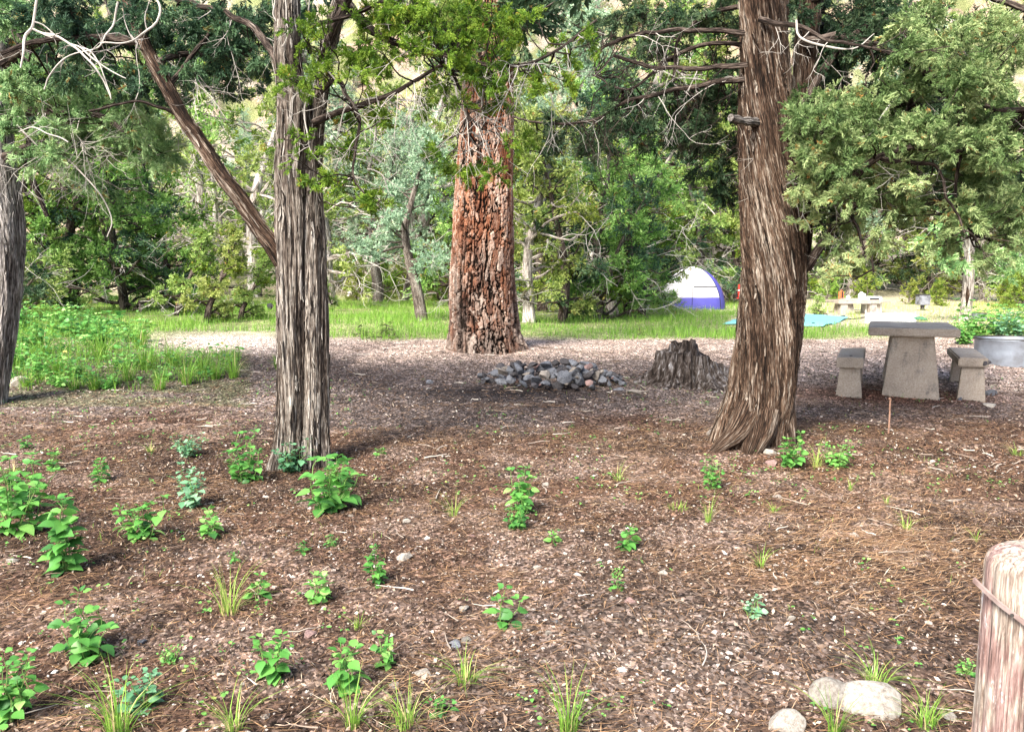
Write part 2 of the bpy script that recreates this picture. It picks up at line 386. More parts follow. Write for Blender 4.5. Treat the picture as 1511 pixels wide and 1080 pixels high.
tn2 = lambda n: rng.random(n)
drift = lambda f, o=0.: (lambda x, y, z: rng.random(len(x)) < .12 + 1.1 * sst(.40 + o, .62 + o, fbm(x * f + 7, y * f + 3, 0, 91, 4)))
litter(mb, 62000, 1.9, 7.0, (.008, .026), (.28, .65), tn2, .4, .004, .12, mask=drift(1.3, -.04))
litter(mb, 40000, 1.9, 5.0, (.006, .016), (.3, .8), tn2, .4, .004, .12, mask=drift(2.2))
litter(mb, 2600, 1.9, 6.5, (.025, .045), (.35, .6), tn2, .4, .006, .16)
litter(mb, 46000, 6.5, 14, (.018, .045), (.25, .6), tn2, .35, .006, .1, mask=lambda x, y, z: no_grass(x, y, z) & (((x / 1.2) ** 2 + ((y - 9.15) / .6) ** 2 > 1) | (rng.random(len(x)) < .25)) & (rng.random(len(x)) < 1.1 - .8 * sst(9.5, 12, y)))
o = mb.build('leaf_litter', mat_tint('dead_leaf', [(0, (.02, .014, .011)), (.3, (.05, .03, .022)), (.58, (.10, .064, .046)), (.78, (.20, .145, .11)), (.92, (.31, .24, .185)), (.99, (.52, .45, .38))], .8))
o['kind'] = 'stuff'; o['label'] = 'small dead leaves and bark chips littering the clearing'; o['category'] = 'leaf litter'
# sticks and pale twigs lying about
mb = MB()
for k in range(900):
    y = math.sqrt(random.uniform(2.2 ** 2, 12.5 ** 2)); x = random.uniform(-.7, .7) * y
    L = random.uniform(.05, .22) if y < 7 else random.uniform(.07, .2); a = random.uniform(0, math.pi); n = 5; cv = random.uniform(-.5, .5)
    pts = []
    for i in range(n):
        t = i / (n - 1) - .5; px_ = x + L * (t * math.cos(a) - cv * t * t * math.sin(a)); py_ = y + L * (t * math.sin(a) + cv * t * t * math.cos(a))
        pts.append((px_, py_, 0))
    pts = np.array(pts); pts[:, 2] = Hs(pts[:, 0], pts[:, 1]) + .010 + np.random.default_rng(k).random(n) * .01
    tube(mb, pts, np.linspace(.0028, .0010, n) * (1 + (y > 6) * .8) * random.uniform(.8, 1.6), 4, tint=random.random())
o = mb.build('fallen_twigs', mat_tint('dead_twig', [(0, (.06, .04, .03)), (.4, (.17, .12, .09)), (.8, (.36, .31, .26)), (1, (.56, .52, .46))], .85))
o['kind'] = 'stuff'; o['label'] = 'dead twigs scattered over the clearing floor'; o['category'] = 'twigs'

# ------------------------------------------------------------------ rocks
def rock_mesh(seed, flat=.7, sub=3):
    bm = bmesh.new(); bmesh.ops.create_icosphere(bm, subdivisions=sub, radius=1)
    V = np.array([v.co for v in bm.verts]); F = np.array([[v.index for v in f.verts] for f in bm.faces]); bm.free()
    r_ = np.random.default_rng(seed)
    V = V * (1 + .35 * (fbm(V[:, 0] * 1.1 + 9, V[:, 1] * 1.1 + 9, V[:, 2] * 1.1 + seed, seed, 3) - .5))[:, None]
    for k in range(13):
        n = r_.normal(size=3); n /= np.linalg.norm(n); d = r_.uniform(.42, .78); e = V @ n - d
        V = V - n[None] * (np.clip(e, 0, None) * .97)[:, None]
    V = V * (1 + .07 * (fbm(V[:, 0] * 5 + 9, V[:, 1] * 5 + 9, V[:, 2] * 5 + seed, seed + 3, 3) - .5))[:, None]
    V *= np.array([1, r_.uniform(.65, .95), flat]); V /= np.abs(V[:, 0]).max()
    return V, F
def round_rock(seed):
    V, F = rock_mesh(seed, .8); bm = bmesh.new(); bmesh.ops.create_icosphere(bm, subdivisions=4, radius=1); V = np.array([v.co for v in bm.verts]); F = np.array([[v.index for v in f.verts] for f in bm.faces]); bm.free()
    V = V * (1 + .55 * (fbm(V[:, 0] * .9 + 9, V[:, 1] * .9 + 9, V[:, 2] * .9 + seed, seed, 5) - .5))[:, None] * (1 + .05 * (fbm(V[:, 0] * 7 + 9, V[:, 1] * 7 + 9, V[:, 2] * 7 + seed, seed + 1, 3) - .5))[:, None]
    r_ = np.random.default_rng(seed)
    for k in range(6):
        n = r_.normal(size=3); n /= np.linalg.norm(n); e = V @ n - r_.uniform(.6, .85); V = V - n[None] * (np.clip(e, 0, None) * .8)[:, None]
    V = V * np.array([1, .85, .72]); return V / np.abs(V[:, 0]).max(), F
ROCK = [rock_mesh(100 + i, [.55, .7, .45, .8, .6, .5, .65, .75][i % 8]) for i in range(12)] + [round_rock(7), round_rock(11), round_rock(23)]
rock_me = {}
def rock_obj(name, mat, k, loc, size, rot, label, cat='stone', group=None):
    key = (mat, k if k > 11 and mat == 'stone_white' else k % 12)
    if key not in rock_me: rock_me[key] = mesh(name, ROCK[key[1]][0], ROCK[key[1]][1], M[mat], smooth=False)
    o = obj(name, rock_me[key]); o.location = [float(t) for t in loc]; o.scale = size if hasattr(size, '__len__') else (size,) * 3; o.rotation_euler = rot
    o['label'] = label; o['category'] = cat
    if group: o['group'] = group
    return o
ORD = ['leftmost', 'second from left', 'third from left', 'fourth from left', 'fifth from left', 'sixth from left', 'seventh from left', 'eighth from left', 'ninth from left', 'tenth from left',
       'eleventh from left', 'twelfth from left', 'thirteenth from left', 'fourteenth from left', 'fifteenth from left', 'sixteenth from left', 'seventeenth from left', 'eighteenth from left', 'nineteenth from left', 'twentieth from left']
ORD += ['%s-%s from left' % (a, b) for a in ('twenty', 'thirty', 'forty', 'fifty', 'sixty', 'seventy', 'eighty', 'ninety') for b in ('first', 'second', 'third', 'fourth', 'fifth', 'sixth', 'seventh', 'eighth', 'ninth')]
def ordinal_labels(objs, fmt):
    """number look-alikes from left to right as the camera sees them"""
    objs = sorted(objs, key=lambda o: o.location.x / max(o.location.y, .1))
    for i, o in enumerate(objs):
        o['label'] = fmt.replace('#', ORD[i] if i < len(objs) - 1 or len(objs) == 1 else 'rightmost') if len(objs) > 1 else fmt.replace('# of the', 'lone one of the').replace('# ', '')
# gravel as stuff
mb = MB()
octV = np.array([[1, 0, 0], [0, 1, 0], [-1, 0, 0], [0, -1, 0], [0, 0, .7], [.5, .5, .45], [-.5, .5, .4], [-.5, -.5, .5], [.5, -.5, .4]])
octF = np.array([[0, 5, 4], [5, 1, 4], [1, 6, 4], [6, 2, 4], [2, 7, 4], [7, 3, 4], [3, 8, 4], [8, 0, 4], [0, 1, 5], [1, 2, 6], [2, 3, 7], [3, 0, 8]])
def gravel(n, d0, d1, s0, s1):
    x, y = fan_points(n, d0, d1); k = y < 13.5; x, y = x[k], y[k]; n = len(x)
    keep = rng.random(n) < .25 + .9 * sst(.42, .62, fbm(x * 1.2, y * 1.2, 0, 77, 3)); x, y = x[keep], y[keep]; n = len(x)
    z = Hs(x, y) + (fbm(x * 9, y * 9, 0, 41, 3) - .5) * .022
    s = s0 + (s1 - s0) * rng.random(n) ** 3; a = rng.random(n) * 6.28; st = rng.uniform(.5, 1, n)
    v = octV[None] * s[:, None, None] * rng.uniform(.7, 1.2, (n, 9, 1)); v[:, :, 1] *= st[:, None]
    ca, sa = np.cos(a)[:, None], np.sin(a)[:, None]
    V = np.stack([x[:, None] + v[:, :, 0] * ca - v[:, :, 1] * sa, y[:, None] + v[:, :, 0] * sa + v[:, :, 1] * ca, z[:, None] + v[:, :, 2] * .8 + .001], -1).reshape(-1, 3)
    F = (octF[None] + (np.arange(n) * 9)[:, None, None]).reshape(-1, 3)
    mb.add(V, F, tint=np.repeat(rng.random(n), 9))
gravel(9000, 1.9, 6.5, .003, .011); gravel(700, 1.9, 6.5, .010, .024); gravel(2500, 6, 13.5, .006, .02)
o = mb.build('gravel', mat_tint('pebble', [(0, (.14, .11, .10)), (.25, (.36, .30, .27)), (.6, (.44, .40, .36)), (.85, (.58, .54, .49)), (1, (.4, .26, .22))], .85))
o['kind'] = 'stuff'; o['label'] = 'small pale pebbles scattered through the litter'; o['category'] = 'gravel'

def ground_stone(px, py, wpx, mat, label, hk=.6, k=0, rz=None):
    p = G(px, py + wpx * .12); s = wpx * mpp(p[1]) * .5
    return rock_obj('stone', mat, k, p + np.array([0, s * .5, s * .12]), (s, s * 1.0, s * hk / .6), (random.uniform(-.2, .2), random.uniform(-.2, .2), rz if rz is not None else random.uniform(-.5, .5)), label)
ground_stone(1232, 1040, 74, 'stone_white', 'large rounded white boulder with grass in front, low at right', .8, 12)
ground_stone(1292, 1045, 104, 'stone_white', 'long low white boulder beside the rounded one, low at right', .55, 13, .1)
ground_stone(1168, 1078, 66, 'stone_white', 'white rock cut by the bottom edge left of the boulders', .6, 14)
ground_stone(1090 + 315, 1060, 30, 'stone_white', 'white rock behind the grass tuft near the fence post', .6, 2)
for (px, py, w_, m_, lab, k) in [
    (458, 941, 26, 'stone_pink', 'pinkish round stone lying left of the low leafy plants', 4), (672, 955, 28, 'stone_grey', 'purple grey stone beside a white one above the grass clump', 2),
    (689, 949, 20, 'stone_white', 'upright white stone beside the purple grey one', 6), (625, 995, 32, 'stone_white', 'flat white stone left of the bright grass clump', 2),
    (14, 829, 22, 'stone_white', 'white stone at the left edge below the large leaves', 1), (595, 824, 32, 'stone_white', 'long pale pink stone in the middle foreground', 5),
    (685, 902, 20, 'stone_white', 'narrow white stone left of the single leafy sprout', 4), (903, 888, 12, 'stone_white', 'small white stone below the tiny green rosette', 3),
    (929, 890, 24, 'stone_pink', 'flat reddish stone right of the tiny rosette', 2), (980, 846, 18, 'stone_white', 'white chip stone above the reddish one', 2),
    (355, 929, 13, 'stone_white', 'small white stone under the tall dry grass tuft', 1), (391, 1062, 19, 'stone_white', 'white rounded stone near the bottom left grass', 4),
    (793, 840, 22, 'stone_white', 'pale stone pair member right of centre above the sprout', 5), (519, 762, 14, 'stone_white', 'small white stone at the foot of the leafy plant by the trunk', 2),
    (598, 773, 16, 'stone_white', 'small white stone right of the plant by the left trunk', 3), (697, 792, 14, 'stone_pink', 'small pink stone below the tall sprout', 1),
    (806, 716, 12, 'stone_white', 'tiny white stone just right of the tall sprout', 6), (866, 741, 10, 'stone_white', 'tiny pale stone beyond the tall sprout', 5),
    (808, 935, 14, 'stone_white', 'pale round stone at the end of a bent twig', 3), (820, 922, 11, 'stone_grey', 'grey round pebble above the pale round stone', 4),
    (1261, 792, 18, 'stone_white', 'white stone among the orange needles', 2), (1209, 862, 16, 'stone_white', 'white stone below the orange needles', 5),
    (1410, 815, 16, 'stone_white', 'white stone left of the fence post top', 1), (1168, 915, 14, 'stone_white', 'white stone right of the small pale sprout', 3),
    (1150, 735, 18, 'stone_white', 'flat white stone below the right trunk', 2), (583, 1020, 18, 'stone_white', 'white stone between bottom grass tufts', 6),
    (20, 566, 34, 'stone_tan', 'grey flat stone at the foot of the far left trunk', 3), (203, 484, 16, 'stone_white', 'pale round stone at the edge of the green weeds', 4),
    (1058, 640, 30, 'stone_tan', 'tan angular stone left of the right trunk base', 0), (1135, 668, 26, 'stone_white', 'grey white stone at the front of the right trunk', 1),
    (1141, 684, 24, 'stone_pink', 'brown round stone just below the right trunk', 4), (208, 955, 18, 'stone_grey', 'purple grey stone right of the big leafy plant', 4),
    (270, 952, 12, 'stone_white', 'white pebble between two leafy plants at left', 3), (632, 565, 14, 'stone_grey', 'lone round grey stone left of the campfire heap', 3)]:
    ground_stone(px, py, w_, m_, lab, .6, k)

# campfire heap of stones
fc = np.array([.46, 9.75]); stones = []
rs = np.random.default_rng(5)
def pileh(x, y):
    r_ = math.hypot((x - fc[0]) / .88, (y - fc[1]) / .62); return max(0, .21 * math.exp(-((r_ - .62) / .36) ** 2) + .03 * (r_ < .6))
tries = 0
while len(stones) < 150 and tries < 20000:
    tries += 1
    a = rs.uniform(0, 2 * math.pi); r_ = rs.uniform(.38, 1.04); x = fc[0] + r_ * .88 * math.cos(a); y = fc[1] + r_ * .62 * math.sin(a)
    if r_ > .92 and rs.random() < .4: continue
    s = rs.uniform(.035, .105) * (1.0 if r_ < .85 else .65)
    lvl = rs.random(); h = pileh(x, y) * (lvl ** .5)
    z = H1(x, y) + h * .9 + s * .1
    if any((x - q[0]) ** 2 + (y - q[1]) ** 2 + (z - q[2]) ** 2 < ((s + q[3]) * .5) ** 2 for q in stones): continue
    stones.append((x, y, z, s))
bins = {}
for i, (x, y, z, s) in enumerate(stones):
    u = rs.random(); m_ = 'stone_grey' if u < .5 else 'stone_tan' if u < .66 else 'stone_dark' if u < .95 else 'stone_pink'
    o = rock_obj('fire_ring_stone', m_, i, (x, y, z), (s * rs.uniform(.9, 1.35), s, s * rs.uniform(.75, 1.1)), tuple(rs.uniform(-.6, .6, 2)) + (rs.uniform(0, 3.1),), '', 'stone', 'stones heaped round the campfire')
    row = 'front edge' if y < fc[1] - .28 else 'back edge' if y > fc[1] + .22 else 'middle'
    bins.setdefault(({'stone_grey': 'blue grey', 'stone_tan': 'pale tan', 'stone_dark': 'sooty black', 'stone_pink': 'brownish pink'}[m_], row), []).append(o)
for (c_, row), L in bins.items():
    L.sort(key=lambda o: o.location.z)
    half = len(L) // 2 if len(L) > 6 else 0
    if half: ordinal_labels(L[:half], '# of the lower %s stones, %s of campfire heap' % (c_, row)); ordinal_labels(L[half:], '# of the upper %s stones, %s of campfire heap' % (c_, row))
    else: ordinal_labels(L, '# of the %s stones, %s of campfire heap' % (c_, row))
for px, py, w_, m_, lab in [(937, 578, 26, 'stone_tan', 'pale flat stone lying apart, right of the campfire heap'), (915, 574, 20, 'stone_grey', 'flat grey stone just off the right end of the campfire heap')]:
    ground_stone(px, py, w_, m_, lab, .35, 2)

# ------------------------------------------------------------------ trunks
def trunk_mesh(mb, path, rad, seed, ns=110, nz=240, amp=.10, twist=0., fluting=.10, flare=0., lobes=5, m=0, fibre=38, strips=0):
    """fibrous trunk: path rows (x,y,z), radius per row; ridges follow the twist"""
    pr = smooth_path(np.column_stack([path, rad]), nz); pth, r_ = pr[:, :3], pr[:, 3]
    T, N, B = frames(pth); S = np.concatenate([[0], np.cumsum(np.linalg.norm(np.diff(pth, axis=0), axis=1))])
    th = np.linspace(0, 2 * math.pi, ns, endpoint=False)
    TH = th[None] + twist * S[:, None]; SS = S[:, None] + 0 * TH
    cx, cy = np.cos(TH), np.sin(TH); Rm = np.mean(r_)
    k = fibre * Rm
    n1 = fbm(cx * k + 40, cy * k + 40, SS * 2.2, seed, 3); n2 = fbm(cx * k * .35 + 9, cy * k * .35 + 9, SS * .9, seed + 5, 3)
    ridge = 1 - np.abs(n1 - .5) * 4
    lob = np.zeros_like(TH)
    for a in range(lobes):
        ph = 2 * math.pi * a / lobes + seed * 1.7 + .5 * math.sin(seed + a * 2.1)
        lob += (.6 + .4 * math.sin(a * 3.3 + seed)) * np.exp(-(np.angle(np.exp(1j * (TH - ph))) / (1.6 / lobes + .12)) ** 2)
    d = 1 + amp * (.5 * ridge * .6 + (n2 - .5) * 1.2) + fluting * (lob - .5) + flare * np.exp(-S[::-1][:, None] * 5.0) * (lob - .2) * 0
    if flare: d = d + flare * np.exp(-S[:, None] * 4.5) * (lob * 1.2 - .1)
    V = pth[:, None] + (r_[:, None] * d)[..., None] * (np.cos(th)[None, :, None] * N[:, None] + np.sin(th)[None, :, None] * B[:, None])
    i = np.arange(nz - 1)[:, None] * ns; j = np.arange(ns)[None]; j2 = (j + 1) % ns
    F = np.stack([i + j, i + j2, i + ns + j2, i + ns + j], -1).reshape(-1, 4)
    bk = np.stack([cx * Rm, cy * Rm, SS], -1).reshape(-1, 3)
    mb.add(V.reshape(-1, 3), [F, np.array([list(range((nz - 1) * ns, nz * ns))])], m, bk=bk, h=np.clip(.5 + ridge * .5 * .6 + (n2 - .5), 0, 1).reshape(-1))
    if strips:
        g_ = V; rs_ = np.random.default_rng(seed + 900); drift_ = twist / (2 * math.pi) * ns; SV, SF, SB, SH = [], [], [], []
        for k in range(strips):
            m_ = 9; i0 = rs_.integers(2, nz - 12); Ls = rs_.uniform(.10, .42); di = max(1, int(Ls / (S[-1] / nz) / m_)); j0 = rs_.uniform(0, ns); wd = rs_.uniform(.004, .013); l0, l1 = abs(rs_.normal(0, .012)), abs(rs_.normal(0, .018)); cur = rs_.normal(0, 1.2); hh = rs_.uniform(.0, 1.0)
            ids = np.minimum(i0 + np.arange(m_) * di, nz - 1)
            for q in range(m_):
                t_ = q / (m_ - 1); jj = j0 - (S[ids[q]] - S[ids[0]]) * drift_ + cur * t_ * t_; a_ = int(jj) % ns; p_ = g_[ids[q], a_]; o_ = (p_ - pth[ids[q]]); R_ = np.linalg.norm(o_) + 1e-9; o_ = o_ / R_; s_ = np.cross(T[ids[q]], o_)
                lift = .003 + l0 * max(0, .35 - t_) / .35 + l1 * max(0, t_ - .65) / .35; wq = wd * (1 - abs(t_ - .5) * 1.3); c_ = p_ + o_ * lift + s_ * (jj - int(jj)) * 2 * math.pi * R_ / ns
                SV += [c_ - s_ * wq, c_ + o_ * .002, c_ + s_ * wq]; SB += [[math.cos(TH[0, a_]) * Rm + hh * 3, math.sin(TH[0, a_]) * Rm + w_, S[ids[q]] + hh * 5] for w_ in (-wq, 0, wq)]; SH += [hh] * 3
            o0 = k * m_ * 3
            SF += [[o0 + 3 * q + e, o0 + 3 * q + e + 1, o0 + 3 * q + e + 4, o0 + 3 * q + e + 3] for q in range(m_ - 1) for e in (0, 1)]
        mb.add(np.array(SV), np.array(SF), m, bk=np.array(SB), h=np.array(SH) * 1.6)
    return pth, r_
def pxp(rows, d):
    """rows (px, py, halfwidth px[, extra distance]) from bottom to top -> world rows and radii"""
    out, rr = [], []
    for r_ in rows:
        dd = d + (r_[3] if len(r_) > 3 else 0); out.append(P(r_[0], r_[1], dd)); rr.append(r_[2] * mpp(dd))
    return np.array(out), np.array(rr)

# ------------------------------------------------------------------ foliage
def spray_template(kind, seed):
    """a juniper branchlet as bent kites: list of (4,3) quads, axis along +x, unit length"""
    r_ = np.random.default_rng(seed); Q = []
    def kite(p, d, L, wd):
        d = d / np.linalg.norm(d); s = np.cross(d, r_.normal(size=3)); s /= np.linalg.norm(s); u = np.cross(d, s)
        m_ = p + d * L * .45 + u * L * .08
        Q.append([p, m_ - s * wd * .5, p + d * L, m_ + s * wd * .5])
    ns = {'near': 7, 'mid': 5, 'far': 4}[kind]
    for i in range(ns):
        t = (i + .3) / ns; p = np.array([t * .8, 0, .06 * math.sin(3 * t)])
        sgn = 1 if i % 2 else -1
        for sg in ((sgn,) if kind == 'near' else (sgn,)):
            ang = r_.uniform(.5, .95) * sg; d = np.array([math.cos(ang), math.sin(ang), r_.normal(0, .35)]); L = (1 - t * .55) * r_.uniform(.38, .55)
            kite(p, d, L, L * (.30 if kind == 'near' else .42))
            if kind == 'near':
                for s2 in (-1, 1):
                    a2 = ang + s2 * r_.uniform(.4, .7); kite(p + d * L * r_.uniform(.3, .6), np.array([math.cos(a2), math.sin(a2), r_.normal(0, .4)]), L * .55, L * .2)
    kite(np.array([.25, 0, 0]), np.array([1, 0, 0.05]), .75, .13 if kind == 'near' else .3)
    if kind == 'near': kite(np.array([0., 0, 0]), np.array([1, .05, 0.05]), .9, .05)
    return np.array(Q)
TPL = {k: [spray_template(k, 10 + i) for i in range(4)] for k in ('near', 'mid', 'far')}
def sprays(mb, pos, axis, size, tint, kind='near', r_=rng):
    n = len(pos)
    if n == 0: return
    ax = axis / (np.linalg.norm(axis, axis=1)[:, None] + 1e-9)
    s = np.cross(ax, r_.normal(size=(n, 3))); s /= np.linalg.norm(s, axis=1)[:, None] + 1e-9; u = np.cross(ax, s)
    which = r_.integers(0, 4, n)
    for k in range(4):
        i = np.where(which == k)[0]
        if not len(i): continue
        T_ = TPL[kind][k]; q = T_.reshape(-1, 3)
        V = pos[i][:, None] + size[i][:, None, None] * (q[None, :, 0:1] * ax[i][:, None] + q[None, :, 1:2] * s[i][:, None] + q[None, :, 2:3] * u[i][:, None])
        V = V.reshape(-1, 3); F = np.arange(len(V)).reshape(-1, 4)
        tt = tint[i][:, None] + r_.normal(0, .05, (len(i), len(T_)))
        mb.add(V, F, mb.cm, tint=np.clip(np.repeat(tt.reshape(-1), 4), 0, 1))
def clump(mb, c, rad, n, size, kind='near', tint=.45, droop=.25, r_=rng, dry=.012, out=.9):
    rad = np.asarray(rad, float) * np.ones(3)
    na = max(3, n // 10); va = r_.normal(size=(na, 3)); va /= np.linalg.norm(va, axis=1)[:, None]; la = r_.uniform(.7, 1.35, na); w_ = r_.integers(0, na, n)
    v = va[w_]; rr = r_.random(n) ** .7; sag = np.array([0, 0, -droop])[None] * (rr ** 2)[:, None] * .8
    p = np.asarray(c) + (v * (rr * la[w_])[:, None] + r_.normal(0, .11, (n, 3)) + sag) * rad
    ax = v * out + r_.normal(0, .42, (n, 3)) + np.array([0, 0, -droop])
    t = np.clip(tint + r_.normal(0, .17, n) + .25 * (rr - .6), 0, .93); t[r_.random(n) < dry] = 1.0  # paler tips; the dark inside of the clump is shade put into the tint
    sprays(mb, p, ax, size * r_.uniform(.65, 1.3, n), t, kind, r_)
def wiggle(a, b, n=7, amp=.08, sag=0., seed=0):
    r_ = np.random.default_rng(seed); a, b = np.asarray(a, float), np.asarray(b, float); L = np.linalg.norm(b - a)
    k = np.vstack([a, *[a + (b - a) * t + r_.normal(0, amp * L, 3) - np.array([0, 0, sag * L * 4 * t * (1 - t)]) for t in (.25, .5, .75)], b])
    return smooth_path(k, n)
def twigtree(mb, p, d, L, r0, level, r_, spread=.7, n=6, grav=-.1):
    """bare forking twig"""
    pts = [np.asarray(p, float)]; d = d / np.linalg.norm(d); dirs = []
    for i in range(n):
        d = d + r_.normal(0, .16, 3) + np.array([0, 0, grav * .2]); d /= np.linalg.norm(d); pts.append(pts[-1] + d * L / n); dirs.append(d)
    tube(mb, np.array(pts), np.linspace(r0, r0 * .35, n + 1), 4 if level < 2 else 5)
    if level > 0:
        for k in range(r_.integers(2, 5)):
            i = r_.integers(1, n); dd = dirs[i] + r_.normal(0, spread, 3); twigtree(mb, pts[i + 1], dd, L * r_.uniform(.4, .7), r0 * .55, level - 1, r_, spread, max(4, n - 1), grav)

# ------------------------------------------------------------------ near trees
def nearest(LP, c, down=.25):
    D = np.linalg.norm(LP - c, axis=1) + down * np.clip(LP[:, 2] - c[2], 0, None); return LP[np.argmin(D)]
def grow(base, crown, branches, LP, specs, seed, twigs=True):
    """foliage regions (px, py, rx, ry, count, d0, d1, clump radius px, sprays per clump, spray px, material index, tint, kind)"""
    r_ = np.random.default_rng(seed)
    for (px, py, rx, ry, cnt, d0, d1, cr, n, spx, mi, tint, kind) in specs:
        for k in range(cnt):
            a = r_.uniform(0, 6.283); q = math.sqrt(r_.random()); d = r_.uniform(d0, d1)
            c = P(px + rx * q * math.cos(a), py + ry * q * math.sin(a), d)
            rad = cr * mpp(d) * r_.uniform(.6, 1.35)
            crown.cm = mi
            clump(crown, c, rad * np.array([1.15, 1.1, .85]), int(n * r_.uniform(.6, 1.3)), spx * mpp(d), kind, tint + r_.normal(0, .10), .3, r_)
            if twigs:
                s = nearest(LP, c); L = np.linalg.norm(c - s)
                if L < 2.2:
                    w_ = wiggle(s, c, 8, .06, .05, int(r_.integers(1e6))); r0 = .004 + .006 * min(L, 1.5)
                    tube(branches, w_, np.linspace(r0, .0025, 8), 5)
                    for _ in range(2): tube(branches, wiggle(w_[5], c + r_.normal(0, rad * .6, 3), 5, .1, 0, int(r_.integers(1e6))), np.linspace(.003, .0015, 5), 4)
def overhead(crown, branches, cx, cy, z0, z1, rad, n, size, seed, mi=0, tint=.4, hole=0):
    r_ = np.random.default_rng(seed)
    for k in range(n):
        a = r_.uniform(0, 6.283); t = r_.random(); z = z0 + (z1 - z0) * t; q = rad * (1 - .75 * t ** 1.5) * math.sqrt(r_.uniform(hole, 1))
        c = np.array([cx + q * math.cos(a), cy + q * math.sin(a), z])
        v = proj(*c) if c[1] > .5 else (0, -999)
        if v[1] > -40 and c[1] > .5: continue
        crown.cm = mi; clump(crown, c, (.45, .45, .32), 60, size, 'far', tint + r_.normal(0, .08), .1, r_)
        tube(branches, wiggle((cx + r_.normal(0, .05), cy, z - .25 * q), c, 7, .06, .0, int(r_.integers(1e6))), np.linspace(.022, .006, 7), 5)

# left juniper: two fused stems, a long limb leaning left
gL = G(447, 690); dL = gL[1]
A_, rA = pxp([(424, 722, 33), (426, 690, 28), (429, 655, 23.5), (431, 600, 21.5), (431, 500, 22), (431, 400, 23), (432, 340, 24), (431, 300, 22.5), (430, 250, 22), (432, 200, 22.5), (433, 150, 22), (425, 100, 19), (424, 40, 18), (425, -60, 17), (430, -250, 14, .1), (436, -480, 9, .2), (440, -640, 4, .2)], dL)
B_, rB = pxp([(471, 722, 23), (468, 690, 20), (467, 655, 18), (467, 600, 17), (466, 500, 17.5, .02), (463, 400, 17, .03), (461, 340, 17, .04), (459, 280, 15, .05), (461, 230, 13.5, .06), (466, 180, 12.5, .08), (475, 120, 12, .1), (486, 60, 12, .1), (502, 0, 11, .1), (522, -80, 10, .1), (550, -220, 7, .2), (570, -400, 3, .3)], dL)
L_, rL = pxp([(432, 420, 12), (418, 392, 14), (402, 362, 15.5), (385, 340, 14), (352, 290, 13), (330, 262, 12), (300, 215, 11.5, .1), (270, 172, 11, .15), (248, 130, 11, .2), (228, 95, 10, .3), (212, 60, 9, .4), (192, 10, 8, .5), (165, -80, 7, .6), (140, -200, 4, .7)], dL)
t = thing('juniper_tree', gL, 'grey fluted double-stemmed juniper with a long limb leaning left, left of centre', 'tree')
mb = MB()
pa, _ = trunk_mesh(mb, A_, rA * .95, 3, 150, 460, .32, .22, .16, .3, 6, fibre=60, strips=520)
pb, _ = trunk_mesh(mb, B_, rB * .92, 8, 110, 420, .32, -.18, .14, .3, 5, fibre=60, strips=420)
tk = mb.build('trunk', M['bark_grey'], t, origin=gL)
mb = MB(); pl_, _ = trunk_mesh(mb, L_, rL * .88, 12, 80, 340, .30, .6, .10, 0, 4, fibre=60, strips=160); mb.build('limb', M['bark_brown'], t, origin=gL)
# limbs that carry the bright foliage across the top
mb = MB(); LPs = [pa[::6], pb[::6], pl_[::6]]
for rows in [[(500, 0, 9, 0), (535, 35, 7, -.1), (577, 62, 5.5, -.2), (630, 76, 4.5, -.3), (690, 88, 3.5, -.4), (745, 98, 3, -.5), (810, 82, 2.2, -.5), (880, 30, 1.6, -.4)],
             [(466, 180, 6, .0), (500, 165, 4.5, -.1), (570, 143, 3.6, -.3), (612, 120, 3, -.4), (655, 98, 2.5, -.5), (676, 128, 2.4, -.5), (694, 178, 1.8, -.6)],
             [(486, 60, 7, 0), (520, -10, 6, -.2), (600, -40, 5, -.5), (700, -60, 4, -.8), (800, -40, 3, -1)],
             [(470, 140, 4, 0), (500, 120, 3.5, -.2), (530, 180, 2.6, -.4), (520, 250, 1.8, -.5), (545, 290, 1.2, -.5)],
             [(424, 120, 6, 0), (390, 60, 5, .2), (330, 20, 4, .5), (260, 0, 3, .8)],
             [(228, 95, 6, .3), (270, 80, 4, .6), (340, 82, 3, .9), (400, 60, 2, 1.2)], [(248, 130, 4, .2), (300, 60, 3, .6), (320, 10, 3, .9)],
             [(212, 60, 7, .4), (140, 55, 5, .5), (60, 60, 4, .4), (0, 80, 3, .3)], [(270, 172, 3, .2), (200, 152, 2, .0), (130, 165, 1.5, -.2)]]:
    p_, r_ = pxp(rows, dL); q_ = smooth_path(np.column_stack([p_, r_]), 40); q_[:, :3] += (fbm(q_[:, 0] * 6, q_[:, 2] * 6, 0, 5, 2)[:, None] - .5) * .05
    tube(mb, q_[:, :3], q_[:, 3], 8); LPs.append(q_[::2, :3])
LPL = np.concatenate(LPs)
cr = MB(); BR = (dL - .9, dL + .1)
bright = [(545, 60, 40, 50, 8), (590, 40, 35, 40, 5), (575, 20, 60, 30, 5), (660, 60, 35, 45, 7), (705, 60, 45, 45, 8), (690, 130, 55, 35, 9), (760, 40, 40, 40, 5), (790, 115, 60, 25, 9), (850, 75, 30, 40, 4), (725, 100, 50, 40, 6), (640, 20, 50, 25, 5), (520, 100, 25, 30, 3), (455, 30, 25, 35, 4), (470, 90, 25, 25, 3), (425, 125, 25, 18, 3), (558, 160, 22, 30, 3), (510, 205, 18, 25, 3), (505, 265, 18, 22, 3), (550, 285, 22, 20, 3),
          (650, 232, 22, 10, 2), (700, 248, 34, 12, 4), (765, 218, 20, 14, 2), (415, 195, 10, 10, 1), (440, 240, 10, 10, 1), (455, 262, 10, 8, 1), (545, 20, 50, 25, 4), (700, 20, 60, 25, 6), (620, 140, 25, 20, 2)]
